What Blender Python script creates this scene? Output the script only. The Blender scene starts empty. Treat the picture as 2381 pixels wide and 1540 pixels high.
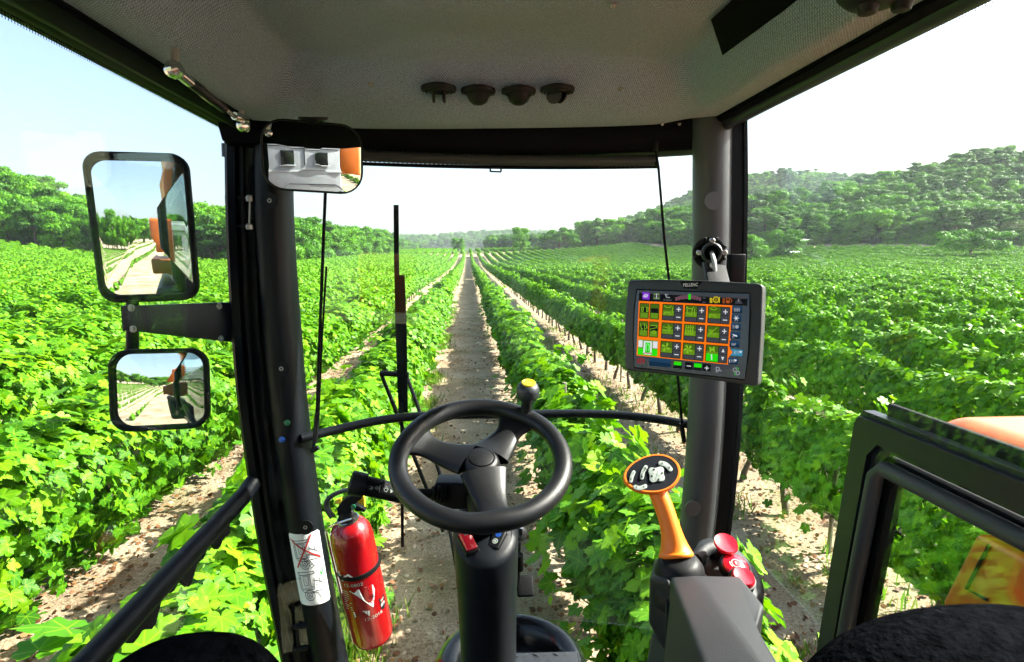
import bpy, bmesh, math, random
import numpy as np
from mathutils import Vector, Matrix, Quaternion
random.seed(7); rng = np.random.default_rng(11)
R = math.radians
SC = bpy.context.scene
COL = SC.collection

# ------------------------------------------------------------------ camera
FPX = 1323.0; CW, CH = 2381.0, 1540.0            # the photograph measured on a 2381x1540 grid
PITCH = math.atan(0.1315); YAW = math.atan(0.0768)
CAM = Vector((0, 0, 3.0))
FW = Vector((math.sin(YAW)*math.cos(PITCH), math.cos(YAW)*math.cos(PITCH), -math.sin(PITCH)))
RT = Vector((math.cos(YAW), -math.sin(YAW), 0))
UP = RT.cross(FW)
cd = bpy.data.cameras.new('camera'); cam = bpy.data.objects.new('camera', cd); COL.objects.link(cam)
cd.sensor_width = 36; cd.lens = 36*FPX/CW; cd.clip_start = 0.02; cd.clip_end = 6000
cam.matrix_world = Matrix(((RT.x, UP.x, -FW.x, CAM.x), (RT.y, UP.y, -FW.y, CAM.y), (RT.z, UP.z, -FW.z, CAM.z), (0, 0, 0, 1)))
cd.dof.use_dof = True; cd.dof.focus_distance = 2.3; cd.dof.aperture_fstop = 16
SC.camera = cam

# ------------------------------------------------------------------ light
SUN_EL, SUN_AZ = R(39), R(82)                    # azimuth clockwise from +Y: from the right, a little ahead
w = bpy.data.worlds.new('World'); SC.world = w; w.use_nodes = True
nt = w.node_tree; nt.nodes.clear()
sky = nt.nodes.new('ShaderNodeTexSky'); sky.sky_type = 'NISHITA'; sky.sun_disc = False
sky.sun_elevation = SUN_EL; sky.sun_rotation = SUN_AZ
sky.air_density = 1.0; sky.dust_density = 4.0; sky.ozone_density = 1.5
bg = nt.nodes.new('ShaderNodeBackground'); bg.inputs[1].default_value = 0.085
wo = nt.nodes.new('ShaderNodeOutputWorld')
nt.links.new(sky.outputs[0], bg.inputs[0]); nt.links.new(bg.outputs[0], wo.inputs[0])
sd = bpy.data.lights.new('sun', 'SUN'); sd.energy = 5.0; sd.angle = R(0.5); sd.color = (1, 0.95, 0.86)
so = bpy.data.objects.new('sun', sd); COL.objects.link(so)
SUND = Vector((math.cos(SUN_EL)*math.sin(SUN_AZ), math.cos(SUN_EL)*math.cos(SUN_AZ), math.sin(SUN_EL)))
so.rotation_euler = SUND.to_track_quat('Z', 'Y').to_euler(); so.location = (20, 5, 30)
SC.view_settings.view_transform = 'Standard'; SC.view_settings.look = 'None'
SC.view_settings.exposure = 2.3; SC.view_settings.gamma = 1; SC.view_settings.use_curve_mapping = False
SC.cycles.max_bounces = 10; SC.cycles.transparent_max_bounces = 16
SC.cycles.diffuse_bounces = 4; SC.cycles.glossy_bounces = 4; SC.cycles.transmission_bounces = 4

# ------------------------------------------------------------------ photo grid -> places
def ray(u, v): return FW + RT*((u-CW/2)/FPX) + UP*((CH/2-v)/FPX)
def D(u, v, d): return CAM + ray(u, v)*d
def PY(u, v, Y): r = ray(u, v); return CAM + r*(Y/r.y)
def PX(u, v, X): r = ray(u, v); return CAM + r*(X/r.x)
def PZ(u, v, z): r = ray(u, v); return CAM + r*((z-CAM.z)/r.z)
def PP(u, v, p0, n): r = ray(u, v); return CAM + r*((p0-CAM).dot(n)/r.dot(n))
def crop(x0, y0, s):
    return lambda cx, cy: ((x0+cx/s)*.95238, (y0+cy/s)*.95238)
c8 = crop(1500, 560, 3.849); c7 = crop(900, 850, 2.008); c6 = crop(600, 850, 2.008)
c1 = crop(1480, 1050, 2.716); c2 = crop(1900, 950, 2.308)

# ------------------------------------------------------------------ materials
def mat(name, col=(.5, .5, .5), rough=.5, metal=0., bump=0., bscale=200., var=0., vscale=8., spec=.5, coat=0., emit=None, es=1.0, bdist=.002):
    m = bpy.data.materials.new(name); m.use_nodes = True; n = m.node_tree; b = n.nodes['Principled BSDF']
    b.inputs['Base Color'].default_value = (*col, 1); b.inputs['Roughness'].default_value = rough
    b.inputs['Metallic'].default_value = metal; b.inputs['Specular IOR Level'].default_value = spec
    b.inputs['Coat Weight'].default_value = coat
    tc = n.nodes.new('ShaderNodeTexCoord')
    if emit: b.inputs['Emission Color'].default_value = (*emit, 1); b.inputs['Emission Strength'].default_value = es
    if bump:
        t = n.nodes.new('ShaderNodeTexNoise'); t.inputs['Scale'].default_value = bscale; t.inputs['Detail'].default_value = 3
        bp = n.nodes.new('ShaderNodeBump'); bp.inputs['Strength'].default_value = bump; bp.inputs['Distance'].default_value = bdist
        n.links.new(tc.outputs['Object'], t.inputs[0]); n.links.new(t.outputs[0], bp.inputs['Height']); n.links.new(bp.outputs[0], b.inputs['Normal'])
    if var:
        t = n.nodes.new('ShaderNodeTexNoise'); t.inputs['Scale'].default_value = vscale; t.inputs['Detail'].default_value = 5
        mp = n.nodes.new('ShaderNodeMapRange'); mp.inputs[3].default_value = 1-var; mp.inputs[4].default_value = 1+var
        mp.inputs[1].default_value = .3; mp.inputs[2].default_value = .7
        mx = n.nodes.new('ShaderNodeVectorMath'); mx.operation = 'SCALE'; mx.inputs[0].default_value = col
        n.links.new(tc.outputs['Object'], t.inputs[0]); n.links.new(t.outputs[0], mp.inputs[0])
        n.links.new(mp.outputs[0], mx.inputs['Scale']); n.links.new(mx.outputs[0], b.inputs['Base Color'])
        mr = n.nodes.new('ShaderNodeMapRange'); mr.inputs[3].default_value = max(.03, rough-.12*var*4); mr.inputs[4].default_value = min(1, rough+.12*var*4)
        n.links.new(t.outputs[0], mr.inputs[0]); n.links.new(mr.outputs[0], b.inputs['Roughness'])
    return m
M = {}
M['black'] = mat('black_plastic', (.006, .0065, .0075), .5, bump=.25, bscale=900, bdist=.0006, var=.15, spec=.22)
M['frame'] = mat('frame_paint', (.003, .004, .006), .45, spec=.10, var=.15, bump=.1, bscale=300, bdist=.0006)
M['rail'] = mat('rail_paint', (.003, .0035, .005), .6, spec=.04, bump=.1, bscale=300, bdist=.0006)
M['rubber'] = mat('rubber', (.004, .0045, .005), .7, spec=.15, bump=.2, bscale=500)
M['wheel'] = mat('wheel_foam', (.005, .0055, .0065), .42, spec=.35, bump=.45, bscale=700, bdist=.0008, var=.12)
M['trim'] = mat('grained_trim', (.045, .052, .06), .42, bump=.45, bscale=650, bdist=.0009, var=.1, spec=.4)
M['darktrim'] = mat('dark_grained_trim', (.004, .0055, .008), .42, bump=.45, bscale=650, bdist=.0009, var=.1, spec=.18)
M['console'] = mat('console_plastic', (.009, .011, .014), .5, bump=.8, bscale=900, bdist=.001, var=.08)
M['bezel'] = mat('monitor_bezel', (.020, .025, .029), .42, bump=.3, bscale=1200, bdist=.0004, var=.08)
M['door'] = mat('door_paint', (.015, .016, .026), .38, var=.12, spec=.3)
M['steel'] = mat('steel', (.6, .6, .58), .22, 1.0, var=.1)
M['bolt'] = mat('bolt_zinc', (.30, .30, .29), .4, .4)
M['red'] = mat('red_paint', (.27, .003, .006), .25, var=.06, coat=.6)
M['redbtn'] = mat('red_button', (.62, .012, .03), .2, coat=.6)
M['orange'] = mat('orange_paint', (.50, .105, .004), .45, var=.1, coat=.4, vscale=4)
M['grip'] = mat('orange_grip', (.90, .20, .008), .42, bump=.15, bscale=500, var=.05)
M['yellow'] = mat('yellow_plastic', (.80, .58, .02), .4)
M['white'] = mat('white_vinyl', (.72, .76, .76), .4, var=.03)
M['ink'] = mat('dark_ink', (.006, .008, .012), .5, spec=.15)
M['redink'] = mat('red_ink', (.45, .02, .02), .5)
M['greenink'] = mat('green_ink', (.03, .45, .05), .5)
M['grey'] = mat('grey_paint', (.45, .47, .48), .5, var=.1)
M['btn'] = mat('pale_button', (.36, .41, .36), .5)
M['blue'] = mat('blue_plastic', (.02, .10, .45), .35)
M['green'] = mat('green_plastic', (.02, .16, .07), .35)
M['fabric'] = mat('seat_fabric', (.004, .0045, .0055), 1., spec=.0, bump=1., bscale=120, bdist=.004, var=.5, vscale=60)
M['blind'] = mat('blind_fabric', (.03, .034, .036), .6, bump=.3, bscale=400)
M['mirror'] = mat('mirror_glass', (.86, .9, .9), .0, 1.0)
M['bark'] = mat('bark', (.09, .065, .045), .9, bump=1., bscale=30, bdist=.02, var=.4, vscale=14)
M['wood'] = mat('stake_wood', (.22, .19, .15), .9, bump=.6, bscale=40, var=.3)
M['housing'] = mat('housing_paint', (.34, .36, .38), .5, var=.08)
M['rust'] = mat('muted_orange_paint', (.22, .07, .02), .4)
M['hose'] = mat('drip_hose', (.01, .01, .01), .5)

def woven():
    m = mat('headliner_fabric', (.30, .29, .275), .95); n = m.node_tree; b = n.nodes['Principled BSDF']
    b.inputs['Sheen Weight'].default_value = .2
    tc = n.nodes.new('ShaderNodeTexCoord'); mp = n.nodes.new('ShaderNodeMapping'); mp.inputs['Rotation'].default_value = (0, 0, R(38))
    n.links.new(tc.outputs['Object'], mp.inputs[0])
    w1 = n.nodes.new('ShaderNodeTexWave'); w1.inputs['Scale'].default_value = 62; w1.inputs['Distortion'].default_value = 1.6; w1.inputs['Detail Scale'].default_value = 20
    w2 = n.nodes.new('ShaderNodeTexWave'); w2.bands_direction = 'Y'; w2.inputs['Scale'].default_value = 62; w2.inputs['Distortion'].default_value = 1.6
    w2.inputs['Detail Scale'].default_value = 20
    ns = n.nodes.new('ShaderNodeTexNoise'); ns.inputs['Scale'].default_value = 220
    for t in (w1, w2, ns): n.links.new(mp.outputs[0], t.inputs[0])
    a = n.nodes.new('ShaderNodeMath'); a.operation = 'MULTIPLY'; n.links.new(w1.outputs['Fac'], a.inputs[0]); n.links.new(w2.outputs['Fac'], a.inputs[1])
    a2 = n.nodes.new('ShaderNodeMath'); n.links.new(a.outputs[0], a2.inputs[0]); n.links.new(ns.outputs[0], a2.inputs[1])
    bp = n.nodes.new('ShaderNodeBump'); bp.inputs['Distance'].default_value = .0022; bp.inputs['Strength'].default_value = .9
    n.links.new(a2.outputs[0], bp.inputs['Height']); n.links.new(bp.outputs[0], b.inputs['Normal'])
    cr = n.nodes.new('ShaderNodeValToRGB'); cr.color_ramp.elements[0].position = .35; cr.color_ramp.elements[1].position = 1.2
    cr.color_ramp.elements[0].color = (.24, .31, .40, 1); cr.color_ramp.elements[1].color = (.66, .80, .95, 1)
    n.links.new(a2.outputs[0], cr.inputs[0]); n.links.new(cr.outputs[0], b.inputs['Base Color'])
    return m
M['headliner'] = woven()

def glassmat():
    m = bpy.data.materials.new('window_glass'); m.use_nodes = True; n = m.node_tree; n.nodes.clear()
    t = n.nodes.new('ShaderNodeBsdfTransparent'); t.inputs[0].default_value = (.97, .99, .98, 1)
    g = n.nodes.new('ShaderNodeBsdfGlossy'); g.inputs['Roughness'].default_value = 0.0; g.inputs[0].default_value = (.8, 1, .92, 1)
    lw = n.nodes.new('ShaderNodeLayerWeight'); lw.inputs[0].default_value = .5
    p = n.nodes.new('ShaderNodeMath'); p.operation = 'POWER'; p.inputs[1].default_value = 5
    q = n.nodes.new('ShaderNodeMath'); q.operation = 'MULTIPLY_ADD'; q.inputs[1].default_value = .5; q.inputs[2].default_value = .022
    mx = n.nodes.new('ShaderNodeMixShader'); o = n.nodes.new('ShaderNodeOutputMaterial')
    n.links.new(lw.outputs['Facing'], p.inputs[0]); n.links.new(p.outputs[0], q.inputs[0]); n.links.new(q.outputs[0], mx.inputs[0])
    n.links.new(t.outputs[0], mx.inputs[1]); n.links.new(g.outputs[0], mx.inputs[2]); n.links.new(mx.outputs[0], o.inputs[0])
    return m
M['glass'] = glassmat()

def leafmat(name, dark, mid, light, trans, veins=False, tw=.45, ov=.16):
    m = bpy.data.materials.new(name); m.use_nodes = True; n = m.node_tree; b = n.nodes['Principled BSDF']; o = n.nodes['Material Output']
    b.inputs['Roughness'].default_value = .5; b.inputs['Specular IOR Level'].default_value = .18
    at = n.nodes.new('ShaderNodeAttribute'); at.attribute_name = 'tint'
    oi = n.nodes.new('ShaderNodeObjectInfo')
    ad = n.nodes.new('ShaderNodeMath'); ad.operation = 'MULTIPLY_ADD'; ad.inputs[1].default_value = ov
    n.links.new(oi.outputs['Random'], ad.inputs[0]); n.links.new(at.outputs['Fac'], ad.inputs[2])
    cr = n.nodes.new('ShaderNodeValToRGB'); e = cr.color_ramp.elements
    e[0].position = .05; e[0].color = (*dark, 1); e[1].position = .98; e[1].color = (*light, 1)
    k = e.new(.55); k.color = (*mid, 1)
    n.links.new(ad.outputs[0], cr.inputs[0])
    col = cr.outputs[0]
    if veins:
        uv = n.nodes.new('ShaderNodeUVMap'); sp = n.nodes.new('ShaderNodeSeparateXYZ'); n.links.new(uv.outputs[0], sp.inputs[0])
        prev = None
        for a in (90, 140, 40, 200, -20):
            ca, sa = math.cos(R(a)), math.sin(R(a))
            d1 = n.nodes.new('ShaderNodeVectorMath'); d1.operation = 'DOT_PRODUCT'; d1.inputs[1].default_value = (-sa, ca, 0)
            d2 = n.nodes.new('ShaderNodeVectorMath'); d2.operation = 'DOT_PRODUCT'; d2.inputs[1].default_value = (ca, sa, 0)
            n.links.new(uv.outputs[0], d1.inputs[0]); n.links.new(uv.outputs[0], d2.inputs[0])
            ab = n.nodes.new('ShaderNodeMath'); ab.operation = 'ABSOLUTE'; n.links.new(d1.outputs['Value'], ab.inputs[0])
            ls = n.nodes.new('ShaderNodeMath'); ls.operation = 'LESS_THAN'; ls.inputs[1].default_value = .022; n.links.new(ab.outputs[0], ls.inputs[0])
            gt = n.nodes.new('ShaderNodeMath'); gt.operation = 'GREATER_THAN'; gt.inputs[1].default_value = 0; n.links.new(d2.outputs['Value'], gt.inputs[0])
            mu = n.nodes.new('ShaderNodeMath'); mu.operation = 'MULTIPLY'; n.links.new(ls.outputs[0], mu.inputs[0]); n.links.new(gt.outputs[0], mu.inputs[1])
            if prev is None: prev = mu
            else:
                mxx = n.nodes.new('ShaderNodeMath'); mxx.operation = 'MAXIMUM'; n.links.new(prev.outputs[0], mxx.inputs[0]); n.links.new(mu.outputs[0], mxx.inputs[1]); prev = mxx
        sc = n.nodes.new('ShaderNodeMath'); sc.operation = 'MULTIPLY'; sc.inputs[1].default_value = .45; n.links.new(prev.outputs[0], sc.inputs[0])
        vm = n.nodes.new('ShaderNodeMix'); vm.data_type = 'RGBA'; vm.inputs[7].default_value = (light[0]*1.6, light[1]*1.3, light[2]*2, 1)
        n.links.new(sc.outputs[0], vm.inputs[0]); n.links.new(col, vm.inputs[6]); col = vm.outputs[2]
    n.links.new(col, b.inputs['Base Color'])
    tr = n.nodes.new('ShaderNodeBsdfTranslucent')
    ms = n.nodes.new('ShaderNodeVectorMath'); ms.operation = 'MULTIPLY'; ms.inputs[1].default_value = trans
    n.links.new(col, ms.inputs[0]); n.links.new(ms.outputs[0], tr.inputs[0])
    mx = n.nodes.new('ShaderNodeMixShader'); mx.inputs[0].default_value = tw
    n.links.new(b.outputs[0], mx.inputs[1]); n.links.new(tr.outputs[0], mx.inputs[2]); n.links.new(mx.outputs[0], o.inputs[0])
    return m
M['vine'] = leafmat('vine_leaf', (.018, .095, .003), (.062, .205, .004), (.165, .34, .006), (2.0, 1.9, .7), veins=True, tw=.21)
M['vinefar'] = leafmat('vine_leaf_far', (.016, .09, .003), (.080, .235, .004), (.155, .335, .006), (2.0, 1.9, .7), tw=.21)
M['oak'] = leafmat('tree_leaf', (.030, .115, .006), (.075, .23, .008), (.16, .35, .012), (1.7, 1.7, 1.), tw=.3, ov=.45)
M['pine'] = leafmat('pine_leaf', (.024, .090, .010), (.055, .165, .012), (.12, .26, .018), (1.4, 1.5, 1.), tw=.25, ov=.45)
M['grass'] = leafmat('grass_blade', (.05, .13, .012), (.09, .20, .02), (.22, .24, .05), (1.6, 1.6, 1.), tw=.35)
M['litter'] = leafmat('dead_leaf', (.06, .025, .012), (.16, .07, .03), (.28, .16, .07), (1, 1, 1), tw=.1)

# ------------------------------------------------------------------ object helpers
def put(o, parent=None):
    COL.objects.link(o)
    if parent is not None:
        o.parent = parent; o.matrix_parent_inverse = WM[parent].inverted(); WM[o] = Matrix.Identity(4)
    else: WM[o] = Matrix.Identity(4)
    return o
WM = {}
def thing(name, label, cat, loc=(0, 0, 0), group=None):
    o = bpy.data.objects.new(name, None); o.empty_display_size = .1; o.location = loc; COL.objects.link(o)
    WM[o] = Matrix.Translation(Vector(loc)); tag(o, label, cat, group); return o
def tag(o, label=None, cat=None, group=None, kind=None):
    if label: o['label'] = label
    if cat: o['category'] = cat
    if group: o['group'] = group
    if kind: o['kind'] = kind
    return o
def mesh_from(name, bm, m, smooth=35):
    me = bpy.data.meshes.new(name); bm.normal_update(); bm.to_mesh(me); bm.free()
    if m is not None: me.materials.append(m)
    if smooth:
        me.polygons.foreach_set('use_smooth', [True]*len(me.polygons)); me.set_sharp_from_angle(angle=R(smooth))
    return me
def part(name, bm, m, parent=None, smooth=35, label=None):
    """vertices are in world space; the object keeps its origin at its parent's base"""
    o = bpy.data.objects.new(name, mesh_from(name, bm, m, smooth))
    put(o, parent)
    if label: o['label'] = label
    return o
def B(): return bmesh.new()
def frame_from(axis, up=Vector((0, 0, 1))):
    z = axis.normalized(); x = up.cross(z)
    if x.length < 1e-4: x = Vector((1, 0, 0)).cross(z)
    x.normalize(); y = z.cross(x); return x, y, z
def tube(bm, pts, r, n=10, caps=True, flat=1.0):
    pts = [Vector(p) for p in pts]; k = len(pts)
    rs = r if isinstance(r, (list, tuple)) else [r]*k
    rings = []; x0 = None
    for i, p in enumerate(pts):
        t = (pts[min(i+1, k-1)]-pts[max(i-1, 0)]).normalized()
        if x0 is None: x, y, _ = frame_from(t, Vector((0, 0, 1)) if abs(t.z) < .95 else Vector((0, 1, 0)))
        else: x = (x0-t*x0.dot(t)).normalized(); y = t.cross(x)
        x0 = x
        rings.append([bm.verts.new(p+(x*math.cos(a)*flat+y*math.sin(a))*rs[i]) for a in [2*math.pi*j/n for j in range(n)]])
    for a, b in zip(rings, rings[1:]):
        for j in range(n): bm.faces.new((a[j], a[(j+1) % n], b[(j+1) % n], b[j]))
    if caps: bm.faces.new(rings[0][::-1]); bm.faces.new(rings[-1])
    return bm
def smoothpath(pts, n=6):
    """Catmull-Rom through the points"""
    P = [Vector(p) for p in pts]; P = [P[0]*2-P[1]]+P+[P[-1]*2-P[-2]]; out = []
    for i in range(1, len(P)-2):
        for k in range(n):
            t = k/n
            out.append(.5*((2*P[i])+(P[i+1]-P[i-1])*t+(2*P[i-1]-5*P[i]+4*P[i+1]-P[i+2])*t*t+(3*P[i]-P[i-1]-3*P[i+1]+P[i+2])*t**3))
    out.append(P[-2]); return out
def lathe(bm, prof, org, axis, n=24, up=None, sx=1., sy=1.):
    """prof = [(r, h)...] about axis from org"""
    x, y, z = frame_from(Vector(axis), up or (Vector((0, 0, 1)) if abs(Vector(axis).normalized().z) < .95 else Vector((0, 1, 0))))
    rings = []
    for r, h in prof:
        c = Vector(org)+z*h
        if r < 1e-6: rings.append([bm.verts.new(c)])
        else: rings.append([bm.verts.new(c+(x*math.cos(a)*sx+y*math.sin(a)*sy)*r) for a in [2*math.pi*j/n for j in range(n)]])
    for a, b in zip(rings, rings[1:]):
        for j in range(n):
            k = (j+1) % n
            if len(a) == 1 and len(b) == 1: break
            if len(a) == 1: bm.faces.new((a[0], b[k], b[j]))
            elif len(b) == 1: bm.faces.new((a[j], a[k], b[0]))
            else: bm.faces.new((a[j], a[k], b[k], b[j]))
    if len(rings[0]) > 1: bm.faces.new(rings[0][::-1])
    if len(rings[-1]) > 1: bm.faces.new(rings[-1])
    return bm
def box(bm, c, size, rot=None, bev=0., seg=3):
    r = bmesh.ops.create_cube(bm, size=1); vs = r['verts']
    rt = rot.to_4x4() if rot is not None else Matrix.Identity(4)
    bmesh.ops.transform(bm, matrix=Matrix.Translation(Vector(c)) @ rt @ Matrix.Diagonal((*size, 1)), verts=vs)
    if bev:
        es = list({e for v in vs for e in v.link_edges})
        bmesh.ops.bevel(bm, geom=es, offset=bev, segments=seg, profile=.5, affect='EDGES')
    return bm
def prism(bm, pts, ext, bev=0., seg=3):
    """closed outline pts (3D, planar) extruded by vector ext"""
    ext = Vector(ext); a = [bm.verts.new(Vector(p)) for p in pts]; b = [bm.verts.new(Vector(p)+ext) for p in pts]
    fs = [bm.faces.new(a), bm.faces.new(b[::-1])]; n = len(a)
    for i in range(n): fs.append(bm.faces.new((a[i], b[i], b[(i+1) % n], a[(i+1) % n])))
    bmesh.ops.recalc_face_normals(bm, faces=fs)
    if bev:
        es = list({e for f in fs for e in f.edges})
        bmesh.ops.bevel(bm, geom=es, offset=bev, segments=seg, profile=.6, affect='EDGES')
    return bm
def rrect(w, h, r, n=6):
    out = []
    for cx, cy, a0 in ((w/2-r, h/2-r, 0), (-w/2+r, h/2-r, 90), (-w/2+r, -h/2+r, 180), (w/2-r, -h/2+r, 270)):
        for k in range(n+1):
            a = R(a0+90*k/n); out.append((cx+r*math.cos(a), cy+r*math.sin(a)))
    return out
def sweep(bm, path, sec, sides, closed=True):
    """section sec [(a,b)] swept along path; sides = vectors (xa, xb) per point or one pair"""
    rings = []
    for i, p in enumerate(path):
        xa, xb = sides[i] if isinstance(sides, list) else sides
        rings.append([bm.verts.new(Vector(p)+xa*a+xb*b) for a, b in sec])
    n = len(sec); fs = []
    for a, b in zip(rings, rings[1:]):
        for j in range(n): fs.append(bm.faces.new((a[j], a[(j+1) % n], b[(j+1) % n], b[j])))
    fs.append(bm.faces.new(rings[0][::-1])); fs.append(bm.faces.new(rings[-1]))
    bmesh.ops.recalc_face_normals(bm, faces=fs); return bm
_tc = {}
def text2d(txt, bold=False):
    """triangles of a word as 2D points, height about 1"""
    if txt in _tc: return _tc[txt]
    cu = bpy.data.curves.new('t', 'FONT'); cu.body = txt; cu.align_x = 'CENTER'; cu.align_y = 'CENTER'; cu.resolution_u = 3
    if bold: cu.offset = .02
    o = bpy.data.objects.new('t', cu); COL.objects.link(o)
    dg = bpy.context.evaluated_depsgraph_get(); me = bpy.data.meshes.new_from_object(o.evaluated_get(dg))
    vs = [(v.co.x, v.co.y) for v in me.vertices]; fs = [tuple(p.vertices) for p in me.polygons]
    bpy.data.objects.remove(o); bpy.data.curves.remove(cu); bpy.data.meshes.remove(me)
    _tc[txt] = (vs, fs); return vs, fs
class Sheet:
    """flat print on a surface: fn(x, y, off) -> place"""
    def __init__(s, fn): s.fn = fn; s.b = {}
    def bm(s, k):
        if k not in s.b: s.b[k] = B()
        return s.b[k]
    def poly(s, k, pts, off=.0006):
        bm = s.bm(k); vs = [bm.verts.new(s.fn(x, y, off)) for x, y in pts]
        try: bm.faces.new(vs)
        except Exception: pass
    def line(s, k, pts, wd, off=.0008, closed=False):
        if closed: pts = list(pts)+[pts[0]]
        for (x0, y0), (x1, y1) in zip(pts, pts[1:]):
            l = math.hypot(x1-x0, y1-y0) or 1e-6; nx, ny = -(y1-y0)/l*wd/2, (x1-x0)/l*wd/2; ex, ey = (x1-x0)/l*wd*.4, (y1-y0)/l*wd*.4
            m = max(1, int(l/12)) if s.curved else 1
            for i in range(m):
                a, b = i/m, (i+1)/m
                xa, ya, xb, yb = x0+(x1-x0)*a, y0+(y1-y0)*a, x0+(x1-x0)*b, y0+(y1-y0)*b
                e0 = 1 if i == 0 else 0; e1 = 1 if i == m-1 else 0
                s.poly(k, [(xa-ex*e0+nx, ya-ey*e0+ny), (xb+ex*e1+nx, yb+ey*e1+ny), (xb+ex*e1-nx, yb+ey*e1-ny), (xa-ex*e0-nx, ya-ey*e0-ny)], off)
    curved = False
    def circ(s, k, x, y, r, wd=None, off=.0008, n=20, ry=None):
        ry = ry or r; pts = [(x+r*math.cos(2*math.pi*i/n), y+ry*math.sin(2*math.pi*i/n)) for i in range(n)]
        if wd: s.line(k, pts, wd, off, True)
        else: s.poly(k, pts, off)
    def text(s, k, t, x, y, h, off=.001, rot=0., sx=1., ysign=-1, bold=True):
        vs, fs = text2d(t, bold); bm = s.bm(k); c, q = math.cos(rot), math.sin(rot)
        W = [bm.verts.new(s.fn(x+(vx*sx*c-vy*q)*h, y+ysign*(vx*sx*q+vy*c)*h, off)) for vx, vy in vs]
        for f in fs:
            try: bm.faces.new([W[i] for i in f])
            except Exception: pass
    def done(s, names, parent):
        for k, bm in s.b.items():
            nm, m = names[k]; part(nm, bm, m, parent, smooth=0)
def screw(c, axis, r=.008, parent=None, name='screw'):
    bm = B(); lathe(bm, [(r*1.5, 0), (r*1.5, .001), (r*1.1, .0025), (r, .004), (r*.8, .0065), (r*.4, .007), (r*.35, .004), (0, .004)], c, axis, 16)
    return part(name, bm, M['bolt'], parent)

# ================================================================== THE LAND
def ss(t): t = np.clip(t, 0, 1); return t*t*(3-2*t)
def hgt(x, y):
    x = np.asarray(x, float); y = np.asarray(y, float)
    z = 6*ss((y-110)/260)*(1-.0*x) + 1.6*ss((x-45)/90)*ss((y-20)/60)
    z = z + 22*np.exp(-((x+150)/52)**2*.75-((y-142)/50)**2*.7)
    z = z + 36*np.exp(-.5*((x-235)/88)**2-.5*((y-215)/50)**2)
    z = z + 36*np.exp(-.5*((x-375)/95)**2-.5*((y-490)/60)**2)
    z = z + 40*np.exp(-.5*((x-235)/85)**2-.5*((y-440)/60)**2)
    z = z + (30+6*np.sin(x/130.+1)+4*np.sin(x/61.))*np.exp(-.5*((y-1250)/140)**2)
    z = z + 60*np.exp(-.5*((x+560)/220)**2-.5*((y-900)/160)**2)
    z = z + 45*np.exp(-.5*((y+900)/160)**2)
    return z
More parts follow.
